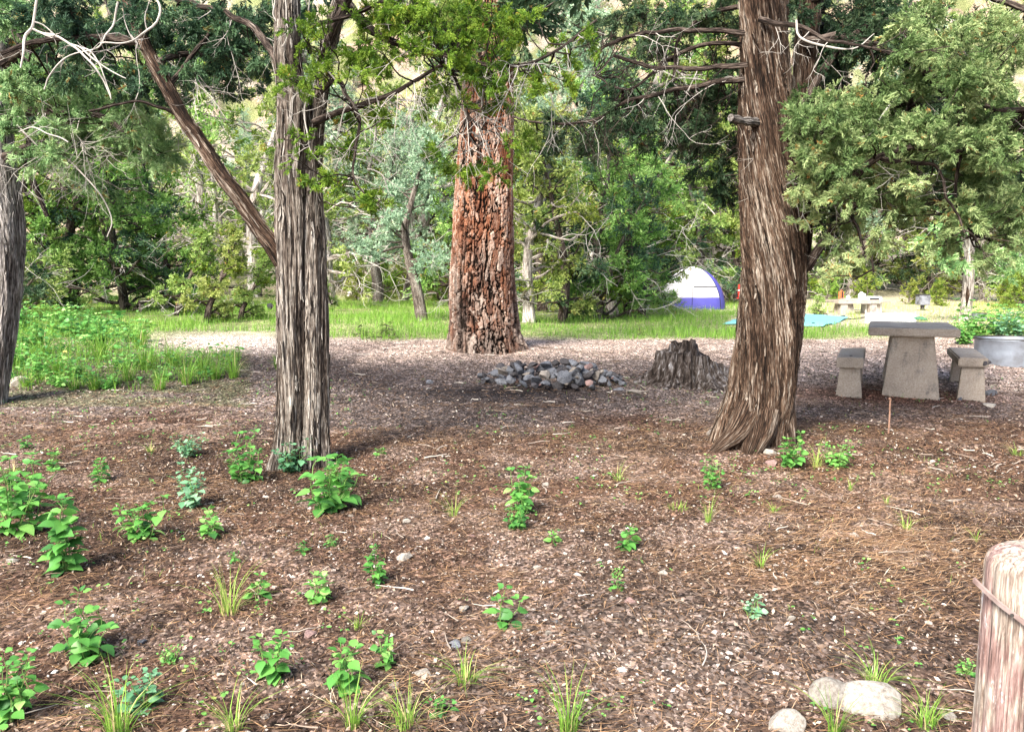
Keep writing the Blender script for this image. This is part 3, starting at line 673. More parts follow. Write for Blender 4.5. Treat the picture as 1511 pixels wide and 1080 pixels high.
grow(gL, cr, mb, LPL, [(a, b, c, d, n, *BR, 19, 46, 14, 0, .48, 'near') for (a, b, c, d, n) in bright], 4)
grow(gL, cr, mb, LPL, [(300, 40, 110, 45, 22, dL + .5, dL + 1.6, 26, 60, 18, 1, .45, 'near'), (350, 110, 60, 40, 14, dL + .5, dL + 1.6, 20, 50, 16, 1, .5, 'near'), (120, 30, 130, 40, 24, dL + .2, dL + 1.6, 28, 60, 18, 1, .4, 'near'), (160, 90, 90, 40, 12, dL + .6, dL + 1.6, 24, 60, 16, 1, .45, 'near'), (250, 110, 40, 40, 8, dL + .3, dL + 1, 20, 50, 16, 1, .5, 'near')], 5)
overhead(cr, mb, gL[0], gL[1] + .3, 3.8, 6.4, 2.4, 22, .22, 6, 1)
cr.build('crown', [M['jun_bright'], M['jun_dark']], t, origin=gL); mb.build('branches', M['bark_dark'], t, origin=gL)
mb = MB(); r_ = np.random.default_rng(31)
for rows in [[(655, 92, 3), (668, 125, 3), (685, 165, 3), (694, 190, 2.6), (715, 208, 2.2), (722, 235, 1.6), (722, 265, 1)], [(706, 112, 2), (714, 165, 2), (740, 185, 1.8), (755, 205, 1)], [(700, 200, 2), (740, 190, 1.6), (756, 195, 1)], [(715, 205, 1.8), (690, 225, 1.4), (672, 232, .9)],
             [(150, -40, 2.5), (235, 5, 3), (205, 55, 2.6), (150, 65, 1.8)], [(45, 42, 3), (100, 62, 3), (130, 85, 2.6), (150, 118, 2), (160, 148, 1.2)], [(100, 62, 2), (122, 70, 2), (150, 95, 1.8), (185, 115, 1)], [(118, 68, 2), (140, 80, 1.8), (158, 135, 1.2), (160, 150, .8)], [(175, 5, 2.6), (160, 55, 2), (140, 72, 1.6), (105, 80, 1.6), (75, 105, 2), (65, 135, 1.4)],
             [(60, -20, 3), (50, 35, 3.5), (36, 60, 3.5), (32, 100, 2)], [(195, 50, 2), (205, 62, 1.6), (203, 72, 1)], [(460, -30, 1.5), (455, 25, 1.6), (446, 65, 1)], [(408, -20, 2), (402, 15, 1.8), (408, 32, 1.2)], [(420, -10, 1.5), (424, 40, 1.5), (415, 70, 1)],
             [(500, 120, 2.6), (478, 105, 2.4), (462, 135, 2.2), (450, 165, 2), (455, 205, 1.8), (470, 240, 1.4), (482, 252, 1)], [(470, 130, 2), (440, 140, 1.6), (430, 180, 1)], [(505, 90, 3), (480, 95, 2.5), (460, 125, 1.6)], [(460, 135, 1.5), (436, 145, 1.3), (428, 175, .8)],
             [(590, 160, 2.2), (560, 145, 2), (510, 160, 1.8), (498, 200, 1.4)], [(100, 210, 2), (60, 190, 1.6), (30, 195, 1)], [(540, 250, 1.6), (565, 262, 1.6), (572, 285, 1), (580, 290, .7)]]:
    p_, rr = pxp(rows, dL - .25); rr = rr * .55; q_ = smooth_path(np.column_stack([p_, rr]), 30); q_[:, :3] += (np.stack([vn(q_[:, 0] * 9, q_[:, 2] * 9, k, 5) for k in range(3)], -1) - .5) * .035
    tube(mb, q_[:, :3], q_[:, 3], 6)
    for k in range(3):
        i = r_.integers(8, 28); twigtree(mb, q_[i, :3], r_.normal(0, 1, 3), r_.uniform(.08, .22), q_[i, 3] * .6, 1, r_)
for k in range(46):
    c = P(r_.uniform(480, 860), r_.uniform(10, 190), dL - r_.uniform(.2, .7)); s = nearest(LPL, c); twigtree(mb, s, c - s + np.array([r_.normal(0, .3), -.1, -.35]), r_.uniform(.25, .55), .0034, 2, r_)
for k in range(14):
    c = P(r_.uniform(200, 420), r_.uniform(10, 120), dL + .5); s = nearest(LPL, c); twigtree(mb, s, c - s + np.array([r_.normal(0, .3), -.1, -.3]), r_.uniform(.3, .6), .004, 2, r_)
mb.build('bare_twigs', M['twig_pale'], t, origin=gL, kind='stuff')

# right juniper: thick twisting trunk, pale foliage hanging at the right
gR = G(1108, 652); dR = gR[1]
A_, rA = pxp([(1100, 690, 52), (1106, 650, 44), (1114, 620, 43), (1126, 580, 42), (1132, 540, 42.5), (1137, 500, 42), (1140, 450, 43), (1142, 400, 45), (1141, 350, 45), (1138, 300, 42), (1135, 250, 39), (1134, 200, 38), (1130, 150, 35), (1128, 100, 33), (1127, 50, 32), (1126, 0, 32), (1126, -120, 28), (1130, -300, 20, .1), (1140, -520, 10, .2), (1150, -680, 4, .2)], dR)
B_, rB = pxp([(1150, 440, 22, .12), (1165, 400, 24, .1), (1172, 350, 23, .1), (1176, 300, 20, .14), (1180, 240, 17, .2), (1182, 180, 15, .25), (1186, 120, 15, .3), (1190, 60, 15, .35), (1196, 0, 14, .4), (1205, -120, 12, .5), (1220, -300, 7, .5)], dR)
t = thing('juniper_tree', gR, 'thick brown twisted juniper with stringy bark and pale foliage, right of centre', 'tree')
mb = MB()
pa, _ = trunk_mesh(mb, A_, rA, 21, 220, 520, .26, .62, .15, .26, 7, fibre=46, strips=900)
pb, _ = trunk_mesh(mb, B_, rB, 25, 100, 300, .26, .4, .08, 0, 4, fibre=50, strips=200)
for rows in [[(1110, 600, 22, -.12), (1090, 635, 18, -.2), (1068, 655, 11, -.25), (1050, 668, 5, -.25)], [(1130, 600, 24, -.1), (1120, 640, 22, -.22), (1108, 668, 14, -.3), (1098, 690, 7, -.3)], [(1150, 580, 20, 0), (1158, 630, 17, -.1), (1166, 660, 10, -.15), (1178, 680, 5, -.15)]]:
    p_, r2 = pxp(rows, dR); trunk_mesh(mb, p_, r2, 33 + len(rows), 50, 90, .2, .5, .1, 0, 3, fibre=60)
mb.build('trunk', M['bark_brown'], t, origin=gR)
mb = MB(); LPs = [pa[::6], pb[::6]]
limbs = [[(1120, 118, 9, 0), (1060, 122, 7, .1), (1020, 130, 6, .2), (960, 140, 5, .3), (920, 152, 4, .4), (880, 175, 3.5, .5), (800, 182, 3, .6), (755, 170, 1.6, .7)],
         [(1110, 95, 7, 0), (1040, 102, 6, .1), (980, 100, 5, .2), (905, 82, 4, .3)], [(1110, 50, 7, 0), (1040, 48, 6, 0), (960, 48, 5, .1), (900, 65, 4, .2), (870, 85, 2, .3)], [(1110, 70, 6, 0), (1040, 68, 5, .2), (985, 90, 4, .5), (930, 130, 3, .8), (875, 110, 2, 1.0)],
         [(1110, 10, 7, 0), (1050, 20, 5, .2), (1000, 60, 4, .4), (990, 130, 3, .5)], [(1178, 300, 8, .1), (1215, 292, 8, -.1), (1250, 270, 7, -.3), (1300, 230, 6, -.4), (1380, 215, 5, -.4), (1450, 235, 3, -.4)], [(1190, 395, 10, .1), (1210, 365, 8, .0), (1240, 325, 7, -.2), (1280, 285, 5, -.4)],
         [(1190, 60, 9, .3), (1260, 60, 8, .1), (1340, 90, 7, -.1), (1440, 150, 5, -.2), (1540, 160, 4, -.3)], [(1196, 0, 9, .4), (1280, -30, 8, .2), (1400, -20, 7, 0), (1520, 20, 5, -.2)], [(1182, 160, 7, .2), (1240, 70, 6, .3), (1310, 30, 5, .3), (1350, 80, 5, .2), (1345, 150, 4, .1)],
         [(1350, 95, 5, .0), (1400, 140, 4, -.2), (1420, 200, 3, -.3), (1410, 290, 2.5, -.3), (1440, 350, 1.6, -.3)], [(1300, 232, 5, -.4), (1380, 250, 3, -.5), (1400, 300, 2.5, -.5), (1425, 340, 1.6, -.5)], [(1230, 180, 4, 0), (1200, 210, 3, -.3), (1180, 250, 2, -.4)], [(1250, 270, 4, -.3), (1260, 330, 3, -.4), (1290, 400, 1.8, -.4)],
         [(1120, 30, 5, -.1), (1180, 40, 4, -.3), (1230, 60, 3, -.4), (1290, 70, 2, -.5)]]
for rows in limbs:
    p_, r2 = pxp(rows, dR - .1); r2 = r2 * (.62 if rows[1][0] < 1100 else .85); q_ = smooth_path(np.column_stack([p_, r2]), 44); q_[:, :3] += (fbm(q_[:, 0] * 6, q_[:, 2] * 6, 0, 5, 2)[:, None] - .5) * .07
    tube(mb, q_[:, :3], q_[:, 3], 8); LPs.append(q_[::2, :3])
LPR = np.concatenate(LPs); cr = MB(); a_, b_ = dR - .9, dR + .4
grow(gR, cr, mb, LPR, [(1260, 200, 90, 60, 30, a_, b_, 23, 66, 17, 0, 0.48, 'near'), (1380, 170, 130, 70, 46, a_, b_, 25, 66, 17, 0, 0.52, 'near'), (1420, 60, 110, 60, 34, a_, b_, 25, 66, 17, 0, 0.55, 'near'), (1470, 270, 60, 80, 26, a_, b_, 24, 66, 17, 0, 0.52, 'near'), (1300, 290, 70, 40, 14, a_, b_, 20, 60, 16, 0, 0.60, 'near'),
     (1215, 170, 50, 40, 12, a_, dR, 22, 60, 17, 0, 0.40, 'near'), (1240, 260, 70, 40, 14, a_, dR, 21, 60, 16, 0, 0.60, 'near'), (1195, 235, 28, 20, 5, a_, dR - .3, 17, 54, 15, 0, 0.70, 'near'), (1190, 300, 25, 40, 6, a_, dR - .2, 16, 50, 14, 0, 0.70, 'near'),
     (1270, 345, 60, 30, 9, a_, b_, 17, 40, 15, 0, 0.72, 'near'), (1300, 385, 60, 14, 5, a_, b_, 14, 40, 14, 0, 0.76, 'near'), (1375, 335, 40, 30, 4, a_, b_, 16, 40, 15, 0, 0.72, 'near'), (1480, 370, 40, 40, 8, a_, b_, 19, 46, 15, 0, 0.65, 'near'), (1215, 400, 20, 14, 2, a_, dR, 12, 30, 12, 0, 0.70, 'near'), (1360, 300, 60, 30, 8, a_, b_, 18, 46, 15, 0, 0.60, 'near')], 14)
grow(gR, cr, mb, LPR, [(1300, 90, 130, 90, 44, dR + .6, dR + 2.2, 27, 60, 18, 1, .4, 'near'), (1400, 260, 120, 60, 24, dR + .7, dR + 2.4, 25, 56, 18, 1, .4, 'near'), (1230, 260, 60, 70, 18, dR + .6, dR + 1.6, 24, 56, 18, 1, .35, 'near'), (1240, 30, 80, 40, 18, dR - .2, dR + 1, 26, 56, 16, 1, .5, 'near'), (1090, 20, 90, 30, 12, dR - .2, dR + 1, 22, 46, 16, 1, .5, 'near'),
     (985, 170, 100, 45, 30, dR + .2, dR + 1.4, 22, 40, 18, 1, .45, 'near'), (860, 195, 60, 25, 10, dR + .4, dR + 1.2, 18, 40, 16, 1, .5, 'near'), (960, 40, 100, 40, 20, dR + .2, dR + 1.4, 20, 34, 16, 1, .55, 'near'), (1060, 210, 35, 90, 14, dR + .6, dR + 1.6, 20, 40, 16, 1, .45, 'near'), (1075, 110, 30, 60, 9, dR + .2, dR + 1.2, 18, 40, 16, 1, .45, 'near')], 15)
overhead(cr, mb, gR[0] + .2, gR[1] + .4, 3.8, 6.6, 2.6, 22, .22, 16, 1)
r_ = np.random.default_rng(77)
for k in range(90):
    c = P(r_.uniform(850, 1100) if k % 3 else r_.uniform(1100, 1500), r_.uniform(-20, 230), dR + r_.uniform(-.3, .8)); s = nearest(LPR, c); twigtree(mb, s, c - s + np.array([r_.normal(0, .2), 0, -.3]), r_.uniform(.3, .7), .0045, 2, r_)
cr.build('crown', [M['jun_pale'], M['jun_dark']], t, origin=gR); mb.build('branches', M['bark_dark'], t, origin=gR)
mb = MB(); r_ = np.random.default_rng(32)
for k in range(46):
    s = P(r_.uniform(860, 1500), r_.uniform(-10, 330), dR + r_.uniform(-.8, .6)); s = nearest(LPR, s); twigtree(mb, s, np.array([r_.normal(0, .6), -abs(r_.normal(0, .5)), -.7]), r_.uniform(.2, .5), .0035, 2, r_)
for rows in [[(1165, 178, 1), (1175, 30, 3), (1180, 55, 3), (1215, 68, 3), (1260, 72, 2), (1290, 50, 1)], [(1420, 75, 3), (1440, 100, 3), (1436, 140, 2)], [(1320, 145, 3), (1295, 180, 2.6), (1280, 200, 2), (1235, 208, 1.5)], [(1225, 155, 2), (1205, 175, 2), (1192, 190, 1)]]:
    p_, rr = pxp(rows[1:] if rows[0][0] == 1165 else rows, dR - .5); rr = rr * .5; q_ = smooth_path(np.column_stack([p_, rr]), 24); tube(mb, q_[:, :3], q_[:, 3], 6)
mb.build('bare_twigs', M['twig_pale'], t, origin=gR, kind='stuff')
mb = MB(); p_, rr = pxp([(1122, 182, 6, 0), (1110, 180, 6, -.2), (1092, 178, 5.5, -.3), (1078, 174, 6, -.38)], dR - .05); q_ = smooth_path(np.column_stack([p_, rr]), 20); tube(mb, q_[:, :3], q_[:, 3] * (1 + .2 * np.sin(np.arange(20) * 1.3)), 10); mb.build('broken_stub', M['bark_ash'], t, origin=gR)

# far left trunk, mostly outside the frame
gF = G(-18, 596); dF = gF[1]
A_, rA = pxp([(-26, 630, 32), (-20, 590, 26), (-12, 540, 24), (-5, 490, 24), (2, 430, 26), (5, 380, 27), (4, 330, 28), (-2, 270, 26), (-8, 220, 24), (-10, 150, 22), (-6, 60, 20), (0, -60, 17), (8, -250, 11), (10, -420, 5)], dF)
t = thing('juniper_tree', gF, 'grey leaning juniper trunk cut by the left edge with blue green foliage', 'tree')
mb = MB(); pa, _ = trunk_mesh(mb, A_, rA, 41, 110, 320, .28, .3, .09, .2, 5, fibre=45, strips=260); mb.build('trunk', M['bark_ash'], t, origin=gF)
mb = MB(); LPs = [pa[::6]]
for rows in [[(-10, 180, 9, 0), (40, 165, 7, -.4), (110, 168, 5, -.8), (150, 172, 4, -1), (185, 195, 3, -1.1)], [(-8, 240, 8, 0), (50, 215, 6, -.3), (120, 205, 4, -.6), (165, 225, 2, -.8)], [(-6, 100, 9, 0), (60, 60, 7, -.4), (160, 45, 5, -.8), (230, 60, 3, -1)], [(-10, 200, 6, 0), (30, 230, 5, .4), (50, 270, 4, .6), (70, 320, 3, .7)]]:
    p_, r2 = pxp(rows, dF); q_ = smooth_path(np.column_stack([p_, r2]), 40); tube(mb, q_[:, :3], q_[:, 3], 8); LPs.append(q_[::2, :3])
LPF = np.concatenate(LPs); cr = MB()
grow(gF, cr, mb, LPF, [(60, 130, 80, 40, 15, dF - 1.6, dF - .2, 24, 60, 16, 0, 0.57, 'near'), (40, 200, 50, 40, 8, dF - 1.4, dF, 23, 56, 16, 0, 0.60, 'near'), (170, 170, 70, 35, 14, dF - 1.4, dF - .4, 22, 56, 16, 0, 0.67, 'near'), (215, 215, 45, 35, 9, dF - 1.3, dF - .4, 20, 56, 16, 0, 0.64, 'near'), (120, 240, 70, 40, 8, dF - 1.0, dF, 21, 50, 16, 0, 0.54, 'near'),
     (15, 20, 50, 40, 12, dF - 1.4, dF, 26, 56, 18, 0, 0.57, 'near'), (60, 110, 90, 60, 16, dF, dF + 1.0, 26, 56, 16, 1, .4, 'near')], 24)
overhead(cr, mb, gF[0], gF[1], 4.8, 7.5, 2.4, 14, .22, 26, 1)
cr.build('crown', [M['jun_fresh'], M['jun_dark']], t, origin=gF); mb.build('branches', M['bark_dark'], t, origin=gF)
mb = MB(); r_ = np.random.default_rng(33)
for rows in [[(25, 185, 2), (45, 205, 1.8), (60, 220, 1.6), (75, 228, 1)], [(95, 230, 2), (120, 255, 1.8), (150, 290, 1.6), (165, 325, 1.5), (158, 350, 1)], [(50, 180, 1.6), (70, 195, 1.4), (75, 215, .8)]]:
    p_, rr = pxp(rows, dF - 1); rr = rr * .6; q_ = smooth_path(np.column_stack([p_, rr]), 24); tube(mb, q_[:, :3], q_[:, 3], 6)
for k in range(40): twigtree(mb, nearest(LPF, P(r_.uniform(20, 220), r_.uniform(60, 300), dF - .6)), np.array([r_.normal(.3, .6), -.7, -.5]), r_.uniform(.35, .8), .0045, 2, r_)
mb.build('bare_twigs', M['twig_pale'], t, origin=gF, kind='stuff')

# ponderosa pine with plated bark
def mat_pine():
    m, t, b = newmat('bark_pine'); q = N_(t); v = q.attr('bk', 1); h = q.attr('h'); pcv = q.attr('pc')
    n = q.noise(q.map(v, (5, 5, 1.4)), 1, 5, .65); n2 = q.noise(q.map(v, (60, 60, 26)), 1, 5, .7)
    zz = q.n("SeparateXYZ", {0: v}).outputs[2]
    orange = q.ramp(q.math('ADD', pcv, q.math('MULTIPLY', q.math('SUBTRACT', n2, .5), .7)), [(.0, (.10, .035, .02)), (.3, (.24, .09, .045)), (.5, (.33, .165, .10)), (.72, (.40, .27, .21)), (1, (.62, .49, .40))])
    grey = q.ramp(q.math('ADD', pcv, q.math('MULTIPLY', q.math('SUBTRACT', n2, .5), .7)), [(.0, (.05, .035, .03)), (.4, (.13, .095, .08)), (.75, (.25, .20, .17)), (1, (.46, .39, .34))])
    sel = q.math('ADD', q.math('MULTIPLY', q.math('SUBTRACT', n, .5), 3.0), q.math('MULTIPLY_ADD', zz, -.38, 1.15))
    k = q.n("Clamp", {0: sel}).outputs[0]
    plate = q.mix(k, orange, grey)
    c = q.mix(q.ramp(h, [(.22, (0, 0, 0)), (.5, (1, 1, 1))]), (.012, .008, .006), plate)
    c = q.mix(q.math('MULTIPLY', q.math('LESS_THAN', n2, .40), .75), c, (.05, .028, .02))
    q.L(c, b.inputs["Base Color"]); b.inputs["Roughness"].default_value = .9; b.inputs["Specular IOR Level"].default_value = .12
    q.L(q.bump(q.math('ADD', n2, q.math('MULTIPLY', q.noise(q.map(v, (140, 140, 60)), 1, 4, .7), .5)), .9, .02), b.inputs["Normal"]); return m
M['pine'] = mat_pine()
def voro(u, v, nu, seed):
    """2-D Voronoi, periodic in u with nu cells; returns F1, F2, cell random"""
    iu, iv = np.floor(u), np.floor(v); F1 = np.full(u.shape, 9.); F2 = F1.copy(); cid = np.zeros(u.shape)
    for a in (-1, 0, 1):
        for b in (-1, 0, 1):
            cu, cv = iu + a, iv + b; m_ = np.mod(cu, nu)
            d = np.hypot(cu + .15 + .7 * _h(m_, cv, 0 * m_, seed) - u, cv + .1 + .8 * _h(m_, cv, 0 * m_ + 1, seed) - v)
            r_ = _h(m_, cv, 0 * m_ + 2, seed); c = d < F1
            F2 = np.where(c, F1, np.minimum(F2, d)); cid = np.where(c, r_, cid); F1 = np.where(c, d, F1)
    return F1, F2, cid
gP = G(716, 521); dP = gP[1]
rows = [(722, 575, 78), (718, 540, 64), (716, 520, 57), (714, 500, 52), (713, 470, 48.5), (712, 440, 47), (712, 400, 45), (713, 330, 42.5), (715, 260, 40), (718, 200, 38), (720, 130, 35), (722, 60, 32), (725, 0, 30), (728, -150, 26), (732, -400, 20), (736, -700, 12), (740, -950, 5)]
pp, rr = pxp(rows, dP + .45)
nsg, nz = 300, 1100
q_ = smooth_path(np.column_stack([pp, rr]), nz); pth, rad = q_[:, :3], q_[:, 3]; T_, N1, B1 = frames(pth)
S = np.concatenate([[0], np.cumsum(np.linalg.norm(np.diff(pth, axis=0), axis=1))]); th = np.linspace(0, 2 * math.pi, nsg, endpoint=False)
TH = th[None] + 0 * S[:, None]; SS = S[:, None] + 0 * TH; cx, cy = np.cos(TH), np.sin(TH)
wu = (fbm(cx * 5 + 9, cy * 5 + 9, SS * 3.2, 3, 4) - .5) * 2.6 + (fbm(cx * 16 + 9, cy * 16 + 9, SS * 12, 4, 3) - .5) * 1.0; wv = (fbm(cx * 9 + 9, cy * 9 + 9, SS * 7, 6, 3) - .5) * 2.2
nu = 34; F1, F2, cid = voro(TH / (2 * math.pi) * nu + wu, SS * 3.3 + wv, nu, 7)
f1b, f2b, cidb = voro(TH / (2 * math.pi) * nu * 3 + wu * 2.2, SS * 14 + wv * 2, nu * 3, 9)
fur = np.abs(fbm(cx * 6.5 + 30, cy * 6.5 + 30, SS * .9, 44, 4) - .5); hgt = sst(.03, .22, F2 - F1) * sst(.008, .045, fur); sub = sst(.0, .25, f2b - f1b)
lob = sum((.5 + .5 * math.sin(a * 2.3)) * np.exp(-(np.angle(np.exp(1j * (TH - a * 1.05 - .4))) / .32) ** 2) for a in range(6))
D = 1 + .095 * (hgt - .6) + .014 * (sub - .5) * hgt + .04 * (cid - .5) + .05 * (fbm(cx * 2 + 5, cy * 2 + 5, SS * .8, 15, 3) - .5) + .62 * np.exp(-SS * 2.1) * (lob - .35)
V = pth[:, None] + (rad[:, None] * D)[..., None] * (np.cos(th)[None, :, None] * N1[:, None] + np.sin(th)[None, :, None] * B1[:, None])
i = np.arange(nz - 1)[:, None] * nsg; j = np.arange(nsg)[None]; j2 = (j + 1) % nsg
F = np.stack([i + j, i + j2, i + nsg + j2, i + nsg + j], -1).reshape(-1, 4)
t = thing('ponderosa_pine', gP, 'massive pine trunk with orange and grey plated bark behind the campfire heap', 'tree')
obj('trunk', mesh('trunk', V.reshape(-1, 3) - gP, F, M['pine'], {'h': (hgt * (.72 + .28 * sub)).ravel(), 'pc': np.clip(.6 * cid + .4 * cidb, 0, 1).ravel(), 'bk': np.stack([cx * .45, cy * .45, SS], -1).reshape(-1, 3)}), t)
mb = MB()
for rows in [[(752, 470, 14, .1), (764, 500, 12, -.1), (775, 520, 8, -.2), (790, 536, 4, -.25)], [(676, 480, 12, .1), (664, 505, 10, 0), (648, 515, 6, -.05), (632, 520, 3, -.1)], [(722, 490, 12, -.2), (730, 518, 11, -.5), (745, 535, 6, -.7), (760, 545, 3, -.8)]]:
    pass
cr = MB(); mb = MB(); overhead(cr, mb, pth[-1][0], dP + .5, 7.5, 13.5, 3.2, 70, .30, 36, 0, .35); overhead(cr, mb, pth[-1][0], dP + .5, 5.0, 7.0, 2.6, 14, .3, 37, 0, .35)
for k in range(9): c = P(random.uniform(640, 800), random.uniform(-30, 55), dP - .6 + random.random()); clump(cr, c, .35, 60, .22, 'mid', .5, .3); tube(mb, wiggle((pth[-1][0], dP + .5, c[2] + .5), c, 7, .05, 0, k), np.linspace(.03, .01, 7), 6)
cr.build('crown', M['jun_dark'], t, origin=gP); mb.build('branches', M['bark_dark'], t, origin=gP)

# ------------------------------------------------------------------ trees behind the clearing
def tree_proto(name, seed, H, spread, base, nlimb, mats, bark, r0, size, per, label, cat='tree', kind='mid', lean=0, twigs=8, dense=1., trunk_n=1, cl=.42):
    """H metres tall; base = height where foliage starts; mats list; returns Empty with trunk, crown, dead twigs"""
    r_ = np.random.default_rng(seed); t = thing(name, (0, 0, -50), label, cat); tr = MB(); cr = MB(); dt = MB()
    for s in range(trunk_n):
        k = 6; pts = [np.array([r_.normal(0, .1) * s, r_.normal(0, .1) * s, -.3])]; dx = r_.normal(0, .08, 2) + np.array([lean, 0]) + (r_.normal(0, .3, 2) if s else 0)
        for i in range(1, k + 1): dx = dx + r_.normal(0, .10, 2); pts.append(np.array([pts[-1][0] + dx[0] * H / k, pts[-1][1] + dx[1] * H / k, H * .92 * i / k * (1 if s == 0 else .7)]))
        tp, _ = trunk_mesh(tr, np.array(pts), r0 * np.linspace(1.15, .15, k + 1) * (1 if s == 0 else .6), seed + s, 28, 60, .15, .3, .12, .2, 4, fibre=30)
        nl = nlimb if s == 0 else nlimb // 2
        for l in range(nl):
            f = base / H + (1 - base / H) * (l + r_.random()) / nl; i = int(np.clip(f, 0, .99) * (len(tp) - 1)); p0 = tp[i]
            a = r_.uniform(0, 6.283); Lg = spread * (1.05 - .78 * ((f - base / H) / (1 - base / H)) ** 1.3) * r_.uniform(.55, 1.15)
            e = p0 + np.array([math.cos(a) * Lg, math.sin(a) * Lg, Lg * r_.uniform(-.15, .45)])
            w_ = wiggle(p0, e, 10, .08, -.04, int(r_.integers(1e6))); tube(tr, w_, np.linspace(r0 * .3 * (1.1 - f) + .015, .012, 10), 6)
            for c in range(max(2, int(3 * dense * (Lg / spread + .3)))):
                q = w_[int(r_.uniform(.35, 1) * 9)] + r_.normal(0, .22 * cl / .42, 3); cr.cm = int(r_.random() < .3) if len(mats) > 1 else 0
                clump(cr, q, (cl * r_.uniform(.7, 1.2), cl * r_.uniform(.7, 1.2), cl * .75), per, size, kind, .45 + r_.normal(0, .1), .12, r_)
                if r_.random() < .5: tube(tr, wiggle(w_[5], q, 5, .08, 0, int(r_.integers(1e6))), np.linspace(.015, .006, 5), 4)
            if l < twigs: twigtree(dt, w_[4], e - p0 + r_.normal(0, .4, 3) - np.array([0, 0, .3]), Lg * .6, .016, 2, r_, .8)
        for c in range(4): clump(cr, tp[-1] + r_.normal(0, .2, 3) - np.array([0, 0, .3 * c]), (cl * .8, cl * .8, cl), per, size, kind, .5, 0, r_)
    cr.build('crown', mats, t); tr.build('trunk', bark, t)
    if dt.n: dt.build('bare_twigs', M['twig_pale'], t, kind='stuff')
    return t
PR = {}
PR['mid1'] = tree_proto('juniper_tree', 51, 8, 2.5, .25, 36, [M['jun_mid'], M['jun_bright']], M['bark_dark'], .15, .17, 95, '')
PR['mid2'] = tree_proto('juniper_tree', 52, 8, 2.8, .3, 36, [M['jun_mid'], M['jun_dark']], M['bark_grey'], .14, .17, 95, '', lean=.05, trunk_n=2)
PR['dark'] = tree_proto('juniper_tree', 53, 8, 2.6, .5, 32, [M['jun_mid'], M['jun_dark']], M['bark_dark'], .16, .18, 90, '', twigs=14, lean=-.06)
PR['blue'] = tree_proto('juniper_tree', 54, 7, 2.0, 2.0, 24, [M['jun_blue']], M['bark_grey'], .2, .15, 95, '', dense=.9)
PR['twiggy'] = tree_proto('juniper_tree', 55, 7.5, 2.8, 1.4, 24, [M['jun_mid'], M['jun_bright']], M['bark_pale'], .18, .16, 50, '', twigs=24, dense=.7, trunk_n=2)
PR['bush'] = tree_proto('juniper_bush', 56, 3.0, 1.1, .25, 22, [M['jun_mid'], M['jun_bright']], M['bark_dark'], .09, .12, 60, '', 'bush', twigs=6, cl=.24)
PR['shrub'] = tree_proto('shrub', 57, 1.8, 1.2, .1, 16, [M['shrub'], M['jun_bright']], M['bark_grey'], .05, .14, 50, '', 'shrub', kind='far', twigs=0, cl=.3)
PR['tiny'] = tree_proto('shrub', 58, .45, .42, .02, 12, [M['jun_mid']], M['bark_grey'], .02, .06, 26, '', 'shrub', kind='far', twigs=0, cl=.09)
used = set(); groups = {}
def put(kind, px, d, H, label=None, grp=None, rz=None, wide=1.0, fmt=None, z=0):
    x = (px - W0 / 2) / FPX * d * (cp + 0) ** -1; base = {'mid1': 8, 'mid2': 8, 'dark': 8, 'blue': 7, 'twiggy': 7.5, 'bush': 3.0, 'shrub': 1.8, 'tiny': .45}[kind]
    s = H / base; loc = (x, d, H1(x, d) + z); rz = random.uniform(0, 6.28) if rz is None else rz
    if kind not in used:
        o = PR[kind]; used.add(kind); o.location = loc; o.rotation_euler = (0, 0, rz); o.scale = (s * wide, s * wide, s)
    else: o = copy_tree(PR[kind], loc, rz, (s * wide, s * wide, s))
    o['category'] = {'bush': 'bush', 'shrub': 'shrub', 'tiny': 'shrub'}.get(kind, 'tree')
    if label: o['label'] = label
    if grp: o['group'] = grp
    elif 'group' in o: del o['group']
    if fmt: groups.setdefault(fmt, []).append(o)
    return o
fl = '# of the junipers behind the weedy bank at left'
for a in [('mid2', -70, 20, 7.5), ('mid1', 35, 25, 8.2), ('dark', 118, 27, 8.8), ('mid2', 190, 27, 8.0), ('mid1', 255, 30, 7.4), ('dark', -10, 31, 10), ('twiggy', 150, 34, 10), ('mid1', 80, 36, 11)]: put(*a, grp='junipers behind the weeds at left', fmt=fl)
put('bush', 305, 19.5, 2.5, 'bright green juniper bush standing at the turf edge left of centre'); put('bush', 355, 21, 1.9, 'smaller open juniper bush right beside the bright green one', wide=1.2); put('bush', 262, 23, 2.6, 'dark juniper bush behind and left of the bright green bush')
put('blue', 625, 20, 4.9, 'pale blue green juniper on a slim dark trunk left of the pine', wide=1.0, rz=1.0)
for a in [('blue', 560, 33, 7.2), ('twiggy', 520, 40, 9.5), ('blue', 600, 37, 8.5), ('mid1', 668, 30, 7.5), ('blue', 505, 45, 9)]: put(*a, grp='pale junipers left of the pine', fmt='# of the pale junipers between left tree and pine')
put('twiggy', 492, 29, 8.2, 'pale barked forked juniper just right of the left double trunk', rz=2.0)
fc_ = '# of the dense junipers between pine and tent'
for a in [('twiggy', 783, 19.5, 5.6), ('dark', 828, 19.8, 5.4, None, None, None, 1.15), ('mid2', 880, 21.5, 6.0), ('mid1', 925, 22.5, 5.4), ('dark', 945, 24.5, 5.4), ('mid1', 800, 26, 8.5), ('mid2', 870, 28, 8.8), ('mid1', 930, 32, 9), ('twiggy', 905, 24, 6.8), ('mid2', 1030, 33, 8), ('mid1', 1085, 34, 8.2), ('blue', 760, 34, 9)]:
    a = list(a) + [None] * (7 - len(a)); put(a[0], a[1], a[2], a[3], grp='junipers between pine and tent', wide=a[6] or 1.0, fmt=fc_)
fr = '# of the junipers beyond the far picnic table'
